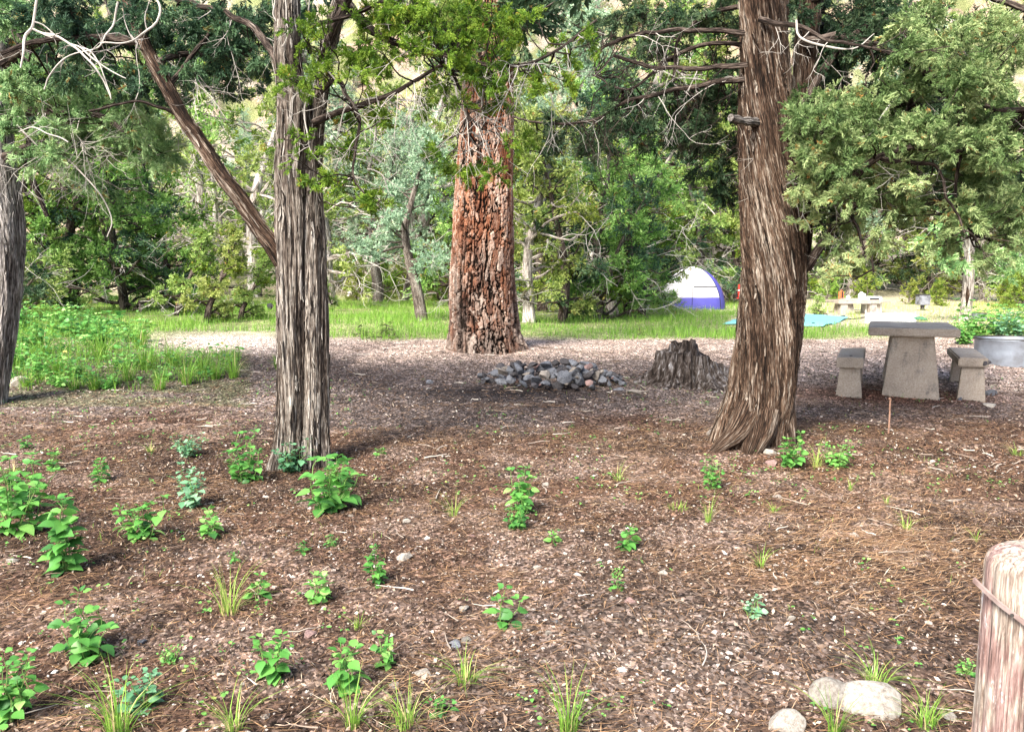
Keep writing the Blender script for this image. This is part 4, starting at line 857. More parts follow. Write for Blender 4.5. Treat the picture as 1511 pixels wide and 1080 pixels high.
for a in [('mid1', 1150, 37, 8), ('mid2', 1215, 41, 8.5), ('dark', 1290, 44, 9), ('mid2', 1365, 42, 9), ('dark', 1418, 36, 8.2), ('twiggy', 1450, 35, 8), ('mid1', 1510, 34, 8.5), ('mid2', 1590, 30, 8.5), ('mid1', 1330, 50, 9.5), ('dark', 1480, 44, 10)]: put(*a, grp='junipers beyond the far picnic table', fmt=fr)
for a in [('shrub', 530, 36, 1.6), ('shrub', 565, 35, 1.9), ('shrub', 600, 38, 1.7), ('shrub', 650, 36, 1.5), ('shrub', 690, 40, 2.0)]: put(*a, grp='yellow green shrubs left of the pine', fmt='# of the yellow green shrubs left of the pine')
for a in [('shrub', 1215, 34, 1.2), ('shrub', 1275, 36, 1.6), ('shrub', 1335, 33, 1.0), ('shrub', 1375, 32, 1.0), ('shrub', 1475, 30, 1.2), ('shrub', 1505, 27, 1.3)]: put(*a, grp='shrubs beyond the far picnic table', fmt='# of the low shrubs beyond the far picnic table')
put('bush', 493, 26, 1.15, 'small dark rounded bush at the foot of the pale forked juniper', wide=1.0)
put('tiny', 535, 14.6, .22, 'small dark leafy shrub at the turf edge, left one of two left of the pine'); put('tiny', 573, 14.4, .28, 'small dark leafy shrub at the turf edge, right one of two left of the pine', wide=1.4)
put('tiny', 945, 14.8, .25, 'tiny green sprout on the turf left of the stump', wide=.6); put('tiny', 1193 + 5, 24, .5, 'small dark green shrub beside the turquoise tarp', wide=1)
for a in [('twiggy', 340, 50, 9), ('blue', 385, 54, 9), ('twiggy', 310, 58, 10), ('mid1', 420, 60, 9), ('twiggy', 545, 52, 10), ('blue', 480, 56, 10), ('twiggy', 590, 58, 11), ('twiggy', 640, 50, 10), ('mid1', 700, 48, 10), ('blue', 780, 46, 11), ('twiggy', 860, 44, 11), ('blue', 960, 46, 11), ('twiggy', 1040, 48, 11), ('mid1', 1110, 52, 11), ('twiggy', 250, 50, 11), ('blue', 180, 48, 11), ('twiggy', 380, 40, 13), ('blue', 530, 43, 14.5), ('twiggy', 610, 41, 15), ('blue', 820, 38, 14), ('twiggy', 900, 37, 14.5), ('mid1', 1000, 40, 15), ('twiggy', 1060, 42, 15), ('blue', 1250, 40, 13), ('mid1', 740, 42, 15), ('twiggy', 300, 44, 13.5)]: put(*a, grp='tall junipers at the foot of the canyon slope', fmt='# of the tall junipers at the canyon slope foot')
r_ = np.random.default_rng(8); n = 0
while n < 330:
    d = r_.uniform(50, 118) if n < 190 else r_.uniform(84, 128); px = r_.uniform(-150, 1650)
    if n % 4 and (340 < px < 400 or 470 < px < 560) and d < 70: continue
    k = ['mid1', 'twiggy', 'blue', 'mid2', 'shrub', 'shrub', 'bush', 'blue'][r_.integers(0, 8)]; Hh = {'shrub': r_.uniform(1, 2.5), 'bush': r_.uniform(2, 4)}.get(k, r_.uniform(3.0, 6.5))
    put(k, px, d, Hh, None, {'shrub': 'scrub on the canyon slope', 'bush': 'juniper bushes on the canyon slope'}.get(k, 'junipers on the canyon slope'), z=-.2, fmt='# of the %s %s the canyon slope' % ({'shrub': 'yellowish scrub bushes', 'bush': 'rounded juniper bushes', 'blue': 'pale blue green junipers', 'twiggy': 'sparse twiggy junipers'}.get(k, 'full green junipers'), 'low on' if d < 66 else 'halfway up' if d < 86 else 'high on')); n += 1
for fmt, L in groups.items(): ordinal_labels(L, fmt)

# slim pale trunk at right, in front of the far ring
gS = G(1423, 474); dS = gS[1]
t = thing('slim_tree', gS, 'slim pale barked tree behind the concrete picnic table, with a dark scar low down', 'tree')
A_, rA = pxp([(1422, 490, 9), (1424, 470, 8), (1428, 430, 7.5), (1430, 390, 7), (1430, 345, 6.5), (1428, 310, 5), (1424, 270, 3.5), (1418, 220, 2)], dS)
mb = MB(); pa, _ = trunk_mesh(mb, A_, rA, 61, 40, 120, .2, .3, .1, .2, 3, fibre=60); mb.build('trunk', M['bark_pale'], t, origin=gS)
mb = MB(); cr = MB(); LPs = [pa[::4]]
for rows in [[(1429, 380, 4), (1445, 382, 3), (1470, 372, 2), (1495, 355, 1.2)], [(1430, 350, 4), (1405, 330, 3), (1385, 320, 2)], [(1430, 345, 3), (1450, 300, 2.4), (1480, 290, 1.4)]]:
    p_, r2 = pxp(rows, dS); q_ = smooth_path(np.column_stack([p_, r2]), 20); tube(mb, q_[:, :3], q_[:, 3], 6); LPs.append(q_[:, :3])
grow(gS, cr, mb, np.concatenate(LPs), [(1480, 380, 35, 35, 12, dS - .8, dS + .8, 15, 50, 11, 0, .6, 'far'), (1400, 360, 35, 40, 12, dS - .8, dS + .8, 15, 50, 11, 0, .6, 'far'), (1430, 310, 50, 35, 12, dS - .8, dS + .8, 16, 50, 11, 0, .55, 'far')], 44)
cr.build('crown', [M['jun_pale']], t, origin=gS); mb.build('branches', M['bark_grey'], t, origin=gS)
mb = MB(); s = P(1427, 440, dS - .11); tube(mb, [s + np.array([0, 0, .3]), s + np.array([0, -.015, .1]), s + np.array([-.01, -.01, -.2])], [.01, .05, .015], 8); mb.build('scar', M['bark_brown'], t, origin=gS)
# ------------------------------------------------------------------ stump
def mat_wood(name, cols, sx=(30, 30, 3), bump=.01):
    m, t, b = newmat(name); q = N_(t); tc = q.n("TexCoord").outputs["Object"]
    f = q.noise(q.map(tc, sx), 1, 6, .65, .4); g = q.noise(tc, 3, 4, .6)
    ff = q.math('ADD', f, q.math('MULTIPLY', q.math('SUBTRACT', g, .5), .5))
    q.L(q.ramp(ff, [(.3, cols[0]), (.42, cols[1]), (.54, cols[2]), (.7, cols[3])]), b.inputs["Base Color"]); b.inputs["Roughness"].default_value = .9
    b.inputs["Specular IOR Level"].default_value = .15; q.L(q.bump(f, .9, bump), b.inputs["Normal"]); return m
M['stump'] = mat_wood('stump_wood', [(.010, .008, .007), (.04, .03, .025), (.11, .092, .083), (.34, .33, .335)], (26, 26, 4), .03)
gT = G(1014, 562); dT = gT[1]
ns, nz = 220, 90; th = np.linspace(0, 2 * math.pi, ns, endpoint=False)[None]; tt = np.linspace(0, 1, nz)[:, None]
top = .17 + .04 * vn(np.cos(th) * 3 + 9, np.sin(th) * 3 + 9, 0, 3)
spire = np.exp(-(np.angle(np.exp(1j * (th - 1.9))) / 1.15) ** 2)
lobes = sum(h_ * np.exp(-(np.angle(np.exp(1j * (th - a))) / w_) ** 2) for a, w_, h_ in [(-.35, .30, 1.6), (-1.25, .30, .45), (3.3, .4, .75), (2.2, .4, .4), (.7, .4, .4), (-2.2, .3, .4), (-.85, .12, .5)])
rough = fbm(np.cos(th) * 9 + 20, np.sin(th) * 9 + 20, tt * 1.5, 5, 4) - .5
rad0 = (.42 + .10 * lobes * .6) ; H_ = (.42 + .06 * rough[-1:] + 0 * th)
r_ = rad0 * (1.0 - .22 * tt) + (.40 * lobes) * np.exp(-tt * 3.4) * .85 + .12 * np.exp(-tt * 4)
r_ = r_ * (1 + .30 * rough - .10 * (vn(np.cos(th) * 22 + 50, np.sin(th) * 22 + 50, tt * 2, 8) > .62))
H_ = H_ * (1 - .38 * np.exp(-(np.angle(np.exp(1j * (th + .15))) / .85) ** 2)); Vs = np.stack([r_ * np.cos(th), r_ * np.sin(th), tt * H_ * (1 + .10 * (vn(np.cos(th) * 7 + 9, np.sin(th) * 7 + 9, 0, 4) - .5)) - .06], -1)
mb = MB()
i = np.arange(nz - 1)[:, None] * ns; j = np.arange(ns)[None]; j2 = (j + 1) % ns; F = np.stack([i + j, i + j2, i + ns + j2, i + ns + j], -1).reshape(-1, 4); mb.add(Vs.reshape(-1, 3), F)
caps = [Vs[-1]]
for k in range(1, 9):
    f = 1 - k / 8.0; ring = Vs[-1] * np.array([f, f, 1]); ring[:, 2] = Vs[-1][:, 2] - .05 * (1 - f) + .10 * (fbm(ring[:, 0] * 14 + 5, ring[:, 1] * 14 + 5, 0, 6, 3) - .5); caps.append(ring)
cV = np.array(caps); i = np.arange(8)[:, None] * ns; mb.add(cV.reshape(-1, 3), np.stack([i + j, i + j2, i + ns + j2, i + ns + j], -1).reshape(-1, 4))
t = thing('tree_stump', gT, 'weathered grey broken tree stump with spreading roots right of the campfire heap', 'stump')
mb.build('body', M['stump'], t)
mb = MB()   # jagged standing splinter at the top
for k in range(11):
    a = random.uniform(0, 6.28); q = random.random() ** .5 * .15; b = np.array([-.03 + q * math.cos(a) * 1.1, .02 + q * math.sin(a) * .7, .28]); hh = random.uniform(.10, .24) * (1.1 - q * 3)
    rws = np.array([b, b + [random.gauss(0, .01), 0, hh * .6], b + [random.gauss(0, .02), random.gauss(0, .01), max(.12, hh) + .05]]); trunk_mesh(mb, rws, np.array([.085, .07, .03]), k, 18, 24, .35, .2, .25, 0, 3, fibre=60)
mb.build('splintered_top', M['stump'], t)
mb = MB()
for a, L in [(-.42, .66), (-.62, .58), (-.2, .5), (-1.3, .4), (3.35, .52), (-2.6, .42)]:
    ca, sa = math.cos(a), math.sin(a); rws = np.array([[.22 * ca, .22 * sa, .17], [.36 * ca, .36 * sa, .11], [(L - .12) * ca, (L - .12) * sa - .03, .03], [L * ca, L * sa - .04, -.06]])
    trunk_mesh(mb, rws, np.array([.10, .075, .05, .02]), int(L * 100), 26, 50, .35, .3, .25, 0, 3, fibre=60)
mb.build('roots', M['stump'], t)

# ------------------------------------------------------------------ concrete table and benches
def mat_concrete(lo, hi, am):
    m, t, b = newmat('concrete'); q = N_(t); tc = q.n("TexCoord").outputs["Object"]
    n = q.noise(tc, 3.5, 6, .65); n2 = q.noise(tc, 60, 4, .6); n3 = q.noise(q.map(tc, (5, 5, 2.2)), 1, 6, .7)
    c = q.ramp(n, [(.3, (.24, .195, .15)), (.5, (.38, .31, .24)), (.72, (.48, .42, .35))])
    c = q.mix(q.ramp(n3, [(lo, (0, 0, 0)), (hi, (am, am, am))]), c, (.085, .075, .068))
    c = q.mix(.25, c, q.ramp(n2, [(.35, (.2, .19, .18)), (.6, (.6, .58, .55))]))
    q.L(c, b.inputs["Base Color"]); b.inputs["Roughness"].default_value = .9; b.inputs["Specular IOR Level"].default_value = .2
    q.L(q.bump(q.math('ADD', n2, q.math('MULTIPLY', q.noise(tc, 14, 4, .6), .7)), .6, .006), b.inputs["Normal"]); return m
M['concrete'] = mat_concrete(.52, .62, .8); M['concrete_top'] = mat_concrete(.60, .72, .5)
def slab(name, x0, x1, y0, y1, z0, z1, parent, mat, bev=.012, taper=None, seed=0, chip=.004, sub=14, **kw):
    """bevelled, slightly chipped block; taper = (x shrink, y shrink) at the top"""
    bm = bmesh.new(); bmesh.ops.create_cube(bm, size=1)
    for v in bm.verts:
        t_ = v.co.z + .5; sx, sy = ((1 - (1 - taper[0]) * t_), (1 - (1 - taper[1]) * t_)) if taper else (1, 1)
        v.co = Vector(((x0 + x1) / 2 + v.co.x * (x1 - x0) * sx, (y0 + y1) / 2 + v.co.y * (y1 - y0) * sy, z0 + t_ * (z1 - z0)))
    bmesh.ops.bevel(bm, geom=bm.edges[:], offset=bev, segments=2, affect='EDGES')
    bmesh.ops.subdivide_edges(bm, edges=[e for e in bm.edges if e.calc_length() > .05], cuts=sub, use_grid_fill=True)
    co = np.array([v.co for v in bm.verts]); n_ = (fbm(co[:, 0] * 12 + seed + 50, co[:, 1] * 12 + 50, co[:, 2] * 12 + 50, seed, 3) - .5)
    for v, k in zip(bm.verts, n_): v.co += v.normal * float(k) * chip * 2
    me = bpy.data.meshes.new(name); bm.to_mesh(me); bm.free(); me.materials.append(M[mat] if isinstance(mat, str) else mat)
    return obj(name, me, parent, **kw)
s = FPX / 8.62
gA = G(1343, 588); dA = gA[1]; k_ = mpp(dA)
t = thing('picnic_table', gA, 'grey concrete picnic table with a wide tapering pedestal, nearest of the two at right', 'table', rot=R(-24.3))
ht = P(1340, 484, dA)[2] - gA[2]
slab('tabletop', -61 * k_, 60 * k_, -.10, 1.55, ht - .09, ht, t, 'concrete_top', seed=1, chip=.008, sub=24)
slab('pedestal', -41 * k_, 41 * k_, 0, .14, -.12, ht - .092, t, 'concrete', .008, (.68, 1), seed=2)
slab('pedestal', -41 * k_, 41 * k_, 1.15, 1.29, -.12, ht - .092, t, 'concrete', .008, (.68, 1), seed=3)
gB = G(1252, 587); dB = gB[1]; k_ = mpp(dB); hb = P(1250, 527, dB)[2] - gB[2]
t = thing('concrete_bench', gB, 'short concrete bench with a dark spot on its seat, left of the table', 'bench', rot=R(-24.3))
slab('seat', -18.5 * k_, 18.5 * k_, -.05, 1.35, hb - .115, hb, t, 'concrete_top', .008, seed=4, chip=.008, sub=20)
slab('leg', -20 * k_, 20 * k_, .02, .15, -.12, hb - .117, t, 'concrete', .008, (.68, 1), seed=5)
slab('leg', -20 * k_, 20 * k_, 1.05, 1.18, -.12, hb - .117, t, 'concrete', .008, (.68, 1), seed=6)
v_, f_ = ROCK[3]; o = obj('dark_spot', mesh('dark_spot', v_ * np.array([.02, .03, .012]), f_, M['stone_dark']), t); o.location = (0, .12, hb + .002)
gB = G(1433, 592); dB = gB[1]; k_ = mpp(dB); hb = P(1433, 528, dB)[2] - gB[2]
t = thing('concrete_bench', gB, 'concrete bench with a chipped blackened end, right of the table', 'bench', rot=R(-24.3))
slab('seat', -20 * k_, 20 * k_, -.05, 1.5, hb - .10, hb, t, 'concrete_top', .014, seed=7, chip=.012, sub=20)
slab('leg', -20 * k_, 20 * k_, .0, .13, -.12, hb - .102, t, 'concrete', .008, (.72, 1), seed=8)
slab('leg', -20 * k_, 20 * k_, 1.1, 1.23, -.12, hb - .102, t, 'concrete', .008, (.72, 1), seed=9)
o = obj('broken_end', mesh('broken_end', v_ * np.array([.055, .05, .045]), f_, M['stone_dark']), t); o.location = (15 * k_, -.035, hb - .05)
for px, py, w_, m_, lab, hk in [(1352, 584, 30, 'stone_grey', 'grey rock at the foot of the concrete table pedestal', .7), (1465, 597, 34, 'stone_white', 'flat white slab on the ground right of the chipped bench', .15), (1462, 582, 24, 'stone_grey', 'bluish grey rock behind the flat white slab', .5), (1418, 590, 12, 'stone_grey', 'small dark pebble between table and right bench', .6)]:
    ground_stone(px, py, w_, m_, lab, hk, 3)

# steel fire rings
M['steel'] = mat_simple('galvanised_steel', (.30, .34, .40), .5, .35, 4, .003, (.16, .17, .19), metal=.25)
M['soot'] = mat_simple('sooty_steel', (.05, .045, .04), .7, .5, 8)
def steel_ring(px, py, rpx, hpx, label):
    g = G(px, py); d = g[1]; r0 = rpx * mpp(d); h = hpx * mpp(d); t = thing('fire_ring', (g[0] * (d + r0) / d, d + r0, g[2]), label, 'fire ring'); n = 64; th = np.linspace(0, 2 * math.pi, n, endpoint=False)
    rs_ = [(r0, -.05), (r0, h * .5), (r0 * 1.0, h - .015), (r0 + .012, h), (r0 - .004, h + .004), (r0 - .012, h - .02), (r0 - .012, -.05)]
    V = np.concatenate([np.stack([(a + .006 * np.sin(3 * th + b * 7)) * np.cos(th), (a + .006 * np.sin(3 * th + b * 7)) * np.sin(th), b + 0 * th], -1) for a, b in rs_]); m_ = len(rs_)
    i = np.arange(m_ - 1)[:, None] * n; j = np.arange(n)[None]; F = np.stack([i + j, i + (j + 1) % n, i + n + (j + 1) % n, i + n + j], -1).reshape(-1, 4)
    obj('wall', mesh('wall', V, F, M['steel'], smooth=True), t)
    mb = MB(); tube(mb, np.stack([r0 * 1.005 * np.cos(np.linspace(0, 6.2832, 65)), r0 * 1.005 * np.sin(np.linspace(0, 6.2832, 65)), h + .004 + 0 * np.linspace(0, 1, 65)], -1), .011, 8); mb.build('rim', M['soot'], t)
    mb = MB(); a = R(-72); c = np.array([r0 * math.cos(a) , r0 * math.sin(a), h * .55]); tube(mb, [c, c * np.array([1.015, 1.015, 1])], .012, 10); mb.build('bolt_hole', M['soot'], t)
    mb = MB(); th2 = np.linspace(0, 6.2832, 33)[:-1]; mb.add(np.concatenate([[[0, 0, .06]], np.stack([(r0 - .02) * np.cos(th2), (r0 - .02) * np.sin(th2), .02 + 0 * th2], -1)]), np.array([[0, 1 + k, 1 + (k + 1) % 32] for k in range(32)])); mb.build('ash_bed', M['soot'], t)
    return t
steel_ring(1490, 543, 50, 40, 'grey steel fire ring at the right edge behind the chipped bench')
steel_ring(1441, 473, 13, 10, 'small distant steel fire ring behind the slim pale tree')

# thin stake in front of the table
gK = G(1311, 640); t = thing('metal_stake', gK, 'thin rusty stake standing in the ground in front of the table', 'stake'); hk = P(1312, 588, gK[1])[2] - gK[2]
M['rust'] = mat_simple('rusty_iron', (.34, .20, .14), .85, .5, 30)
mb = MB(); tube(mb, [(0, 0, -.1), (.002, 0, hk * .5), (.0, 0, hk)], [.008, .008, .007], 8); mb.build('rod', M['rust'], t); mb = MB(); tube(mb, [(0, -.01, hk - .012), (0, .012, hk - .004)], .012, 8); mb.build('head', M['rust'], t)

# ------------------------------------------------------------------ campsite behind: table, tent, tarp, chair
def fab(name, col, rough=.65): return mat_simple(name, col, rough, .12, 3, .004, spec=.3)
for k, c in {'f_white': (.80, .78, .80), 'f_blue': (.10, .095, .42), 'f_maroon': (.22, .05, .16), 'f_dark': (.02, .02, .03), 'f_teal': (.20, .52, .52), 'f_red': (.55, .03, .02), 'f_green': (.05, .16, .09), 'f_orange': (.55, .17, .07), 'p_white': (.82, .82, .80), 'p_black': (.02, .02, .025)}.items(): M[k] = fab(k, c)
def blk(name, c, sz, parent, mat, bev=.006, seed=0, taper=None, chip=0): return slab(name, c[0] - sz[0] / 2, c[0] + sz[0] / 2, c[1] - sz[1] / 2, c[1] + sz[1] / 2, c[2], c[2] + sz[2], parent, mat, bev, taper, seed, chip, 3)
dF2 = 25.0; k_ = mpp(dF2)
def at(px, py, d): return P(px, py, d)
c0 = at(1276, 444, dF2); zg = H1(c0[0], dF2)
t = thing('picnic_table', (c0[0], dF2, zg), 'far concrete picnic table loaded with gear, beyond the turquoise tarp', 'table', rot=R(4)); hh = c0[2] - zg + .03
blk('tabletop', (0, .4, hh - .09), (80 * k_, .85, .09), t, 'concrete', .008); blk('pedestal', (-22 * k_, .4, -.1), (.45, .6, hh + .008), t, 'concrete', .01, 1, (.8, .8)); blk('pedestal', (22 * k_, .4, -.1), (.3, .6, hh + .008), t, 'concrete', .01, 1, (.8, .8))
b1 = thing('concrete_bench', (c0[0] - .35, dF2 - .75, zg), 'low pale bench in front of the far picnic table', 'bench', rot=R(4)); blk('seat', (-.2, 0, .32), (1.3, .28, .08), b1, 'concrete'); blk('leg', (-.65, 0, -.1), (.22, .2, .418), b1, 'concrete'); blk('leg', (.25, 0, -.1), (.22, .2, .418), b1, 'concrete')
b1 = thing('concrete_bench', (c0[0] + .55, dF2 + 1.5, zg), 'pale bench on the far side of the far picnic table', 'bench', rot=R(4)); blk('seat', (0, 0, .36), (1.3, .28, .08), b1, 'concrete'); blk('leg', (-.45, 0, -.1), (.22, .2, .458), b1, 'concrete'); blk('leg', (.45, 0, -.1), (.22, .2, .458), b1, 'concrete')
def jug(px, d, z, s, mat, label):
    p = P(px, 440, d); t = thing('water_jug', (p[0], d, z), label, 'jug'); th = np.linspace(0, 6.2832, 25)[:-1]; mb = MB()
    pr = [(.09, 0), (.10, .02), (.10, .16), (.07, .20), (.03, .22), (.03, .245)]; pr = [(a * s, b * s) for a, b in pr]
    V = np.concatenate([np.stack([a * np.cos(th), a * np.sin(th), b + 0 * th], -1) for a, b in pr]); n = 24; i = np.arange(len(pr) - 1)[:, None] * n; j = np.arange(n)[None]
    mb.add(V, [np.stack([i + j, i + (j + 1) % n, i + n + (j + 1) % n, i + n + j], -1).reshape(-1, 4), np.array([list(range((len(pr) - 1) * n, len(pr) * n))])]); mb.build('bottle', M[mat], t, True)
    mb = MB(); tube(mb, [(.095 * s, 0, .06 * s), (.13 * s, 0, .09 * s), (.12 * s, 0, .17 * s), (.07 * s, 0, .19 * s)], .012 * s, 6); mb.build('handle', M[mat], t)
jug(1271, dF2 + .4, zg + hh, 1.0, 'p_white', 'white jug standing on the far picnic table'); jug(1251, dF2 + .6, zg + hh, .55, 'p_white', 'small white bottle left of the jug on the far picnic table')
t = thing('storage_box', (P(1292, 450, dF2 + .1)[0], dF2 + .1, zg), 'white box with a dark opening under the far table top', 'box'); blk('shell', (0, .3, 0), (.5, .4, .52), t, 'p_white', .02); blk('opening', (.0, .088, .30), (.30, .02, .17), t, 'p_black', .003)
t = thing('orange_bag', (P(1241, 440, dF2 + 2)[0], dF2 + 2, zg), 'upright orange bag behind the left end of the far table', 'bag'); blk('sack', (0, 0, 0), (.19, .16, .70), t, 'f_orange', .05, 2, (.85, .85), .01); blk('strap', (0, -.09, .40), (.04, .012, .26), t, 'f_dark')
t = thing('grey_crate', (P(1361, 455, 27)[0], 27, H1(12, 27)), 'grey box alone in the pale grass right of the far table', 'box'); blk('body', (0, 0, .16), (.36, .3, .33), t, 'stone_grey', .012); blk('post', (0, 0, -.1), (.1, .1, .258), t, 'stone_dark'); blk('lid', (-.02, 0, .492), (.39, .32, .03), t, 'stone_dark', .006)
# tarp
def cloth(name, corners, mat, label, cat, nx=60, ny=40, amp=.03, seed=3, z0=.05):
    c = [np.array(q, float) for q in corners]; u = np.linspace(0, 1, nx)[None, :, None]; v = np.linspace(0, 1, ny)[:, None, None]
    Pp = (c[0] * (1 - u) + c[1] * u) * (1 - v) + (c[3] * (1 - u) + c[2] * u) * v
    Pp[..., 2] = Hs(Pp[..., 0], Pp[..., 1]) + z0 + amp * (fbm(Pp[..., 0] * 2, Pp[..., 1] * 2, 0, seed, 3) - .3) * 2
    e = np.minimum(np.minimum(u, 1 - u), np.minimum(v, 1 - v))[..., 0]; Pp[..., 2] -= z0 * .8 * np.exp(-e * 14)
    i = np.arange(ny - 1)[:, None] * nx; j = np.arange(nx - 1)[None]; F = np.stack([i + j, i + j + 1, i + nx + j + 1, i + nx + j], -1).reshape(-1, 4)
    o = obj(name, mesh(name, Pp.reshape(-1, 3) - c[0], F, M[mat], smooth=True)); o.location = [float(q) for q in c[0]]
    md = o.modifiers.new('thickness', 'SOLIDIFY'); md.thickness = .008; o['label'] = label; o['category'] = cat; return o
cloth('ground_tarp', [G(1066, 479), G(1216, 483), G(1252, 469), G(1108, 463)], 'f_teal', 'turquoise tarp spread flat on the grass behind the right trunk', 'tarp', amp=.035, z0=.06)
cloth('white_sheet', [G(1276, 477), G(1352, 477), G(1352, 466), G(1276, 464)], 'p_white', 'white sheet spread on the ground behind the near concrete table', 'sheet', amp=.04, z0=.08)
mb = MB(); q = [G(px, py) + np.array([0, 0, .03]) for px, py in [(1200, 481), (1207, 477), (1214, 477.5), (1222, 476), (1240, 473), (1262, 472), (1276, 470)]]; tube(mb, smooth_path(np.array(q), 40), np.concatenate([np.linspace(.05, .04, 8), np.full(32, .014)]), 6); o = mb.build('rope', M['p_black']); o['label'] = 'dark rope end trailing along the near edge of the turquoise tarp'; o['category'] = 'rope'
def bundle(name, px, py, wm, hm, mat, label, cat, k=0):
    g = G(px, py); v, f = ROCK[k]; v = v * np.array([wm / 2, wm * .3, hm / 2 * 1.3]); v = v * (1 + .25 * (fbm(v[:, 0] * 9 + 5, v[:, 1] * 9 + 5, v[:, 2] * 9 + 5, k, 3) - .5))[:, None]
    o = obj(name, mesh(name, v, f, M[mat], smooth=True)); o.location = (float(g[0]), float(g[1]), float(g[2] + hm * .35)); o['label'] = label; o['category'] = cat
bundle('folded_canvas', 1356, 474, .50, .17, 'f_green', 'dark green crumpled bundle lying on the white sheet', 'bundle', 2); bundle('black_cloth', 1335, 475, .24, .08, 'p_black', 'black cloth scrap left of the green bundle', 'cloth', 4); bundle('dark_bag', 1243, 469, .26, .10, 'f_dark', 'small dark navy bag on the ground beside the tarp', 'bag', 5)
# tent
dN = 28.0; pT = at(1031, 456, dN); zT = H1(pT[0], dN); t = thing('dome_tent', (pT[0], dN + 1.1, zT), 'white and blue dome tent partly behind juniper branches', 'tent', rot=R(-14))
def tpt(a, z, off=0):
    n = 2.9; ca, sa = math.cos(a), math.sin(a); rr_ = (abs(ca) ** n + abs(sa) ** n) ** (-1 / n); f = (1 - (z / 1.53) ** 2.1) ** .62 if z < 1.53 else 0
    return np.array([ca, sa, 0]) * rr_ * (1.17 * f + off) + np.array([0, 0, z])
def tpatch(name, a0, a1, z0, z1, mat, off=0, na=26, nz_=18):
    zs = np.linspace(z0, min(z1, 1.529), nz_); V = np.array([[tpt(a, z, off) for a in np.linspace(a0, a1, na)] for z in zs]); V[..., 2] += 0
    V += (fbm(V[..., 0] * 2 + 9, V[..., 1] * 2 + 9, V[..., 2] * 2, 3, 2)[..., None] - .5) * .04
    i = np.arange(nz_ - 1)[:, None] * na; j = np.arange(na - 1)[None]; F = np.stack([i + j, i + j + 1, i + na + j + 1, i + na + j], -1).reshape(-1, 4); return obj(name, mesh(name, V.reshape(-1, 3), F, M[mat], smooth=True), t)
A0, A1 = R(-160), R(-40)
tpatch('front_panel', A0, A1, .42, 1.53, 'f_white'); tpatch('front_skirt', A0, A1, 0, .42, 'f_blue'); tpatch('side_panel', A1, R(-12), 0, 1.53, 'f_blue'); tpatch('rear_panel', R(-12), R(55), 0, 1.53, 'f_maroon'); tpatch('back_panel', R(55), R(208), 0, 1.53, 'f_blue')
mb = MB(); tube(mb, np.array([tpt(R(-86) + (R(-42) + R(86)) * u, .80, .012) for u in np.linspace(0, 1, 14)]) , .02, 6); tube(mb, np.array([tpt(R(-88), z, .008) for z in np.linspace(.02, 1.4, 16)]), .010, 5); mb.build('door_seam', M['f_dark'], t)
mb = MB()
for a in (A1, A0, R(45), R(135)): tube(mb, np.array([tpt(a, z, .015) for z in np.linspace(0, 1.5, 20)]), .012, 6)
mb.build('poles', M['f_dark'], t)
for i_, (px, py, w_) in enumerate([(1031, 458, 12), (1040, 457, 8), (1047, 458, 11), (1052, 455, 9), (1019, 459, 8)]): ground_stone(px, py, w_, 'stone_white', ['leftmost but one', 'third from left', 'fourth from left', 'rightmost', 'leftmost'][i_] + ' of the white stones in front of the tent', .6, i_)
# chair
pC = P(1099, 440, 27.5); zC = H1(pC[0], 27.5); t = thing('camp_chair', (pC[0], 27.5, zC), 'red folding camp chair half hidden by the right trunk', 'chair', rot=R(-20))
blk('seat', (0, 0, .40), (.5, .45, .04), t, 'f_red'); o = blk('backrest', (0, .24, .46), (.5, .04, .42), t, 'f_red', .015); blk('back_stripe', (0, .212, .66), (.5, .012, .04), t, 'f_white', .003)
for sx in (-1, 1):
    for sy in (-1, 1): mb = MB(); tube(mb, [(-sx * .22, sy * .2, 0), (sx * .22, sy * .2, .42)], .012, 6); mb.build('leg', M['f_dark'], t)
    mb = MB(); tube(mb, [(sx * .27, -.2, .62), (sx * .27, .24, .62)], .018, 6); tube(mb, [(sx * .25, -.2, .4), (sx * .27, -.2, .62)], .01, 6); mb.build('armrest', M['f_dark'], t)
bundle('charred_stub', 398, 458, .26, .36, 'p_black', 'small black charred stub beyond the turf, left of the left trunk', 'stub', 1)

# ------------------------------------------------------------------ fence post, bottom right
dQ = 1.36; pq = P(1541, 805, dQ); zq = H1(pq[0], dQ)
def mat_post():
    m, t, b = newmat('old_painted_post'); q = N_(t); tc = q.n("TexCoord").outputs["Object"]
    st = q.noise(q.map(tc, (170, 170, 16)), 1, 6, .75, .3); bl = q.noise(q.map(tc, (13, 13, 5)), 1, 5, .6); cr_ = q.noise(q.map(tc, (130, 130, 5)), 1, 4, .6, .2)
    wood = q.ramp(st, [(.36, (.12, .085, .065)), (.48, (.27, .215, .175)), (.6, (.47, .42, .36))]); paint = q.ramp(st, [(.38, (.14, .075, .065)), (.6, (.35, .23, .21))])
    c = q.mix(q.ramp(bl, [(.50, (0, 0, 0)), (.56, (.9, .9, .9))]), wood, paint); c = q.mix(q.ramp(q.noise(q.map(tc, (20, 20, 7)), 1, 5, .7), [(.60, (0, 0, 0)), (.64, (1, 1, 1))]), c, (.52, .49, .49))
    c = q.mix(q.ramp(cr_, [(.30, (1, 1, 1)), (.36, (0, 0, 0))]), c, (.04, .03, .025))
    q.L(c, b.inputs["Base Color"]); b.inputs["Roughness"].default_value = .85; q.L(q.bump(q.math('ADD', st, cr_), .8, .004), b.inputs["Normal"]); return m
M['post'] = mat_post(); t = thing('fence_post', (pq[0], dQ, zq), 'weathered wooden post with flaking red and white paint at the right edge', 'post')
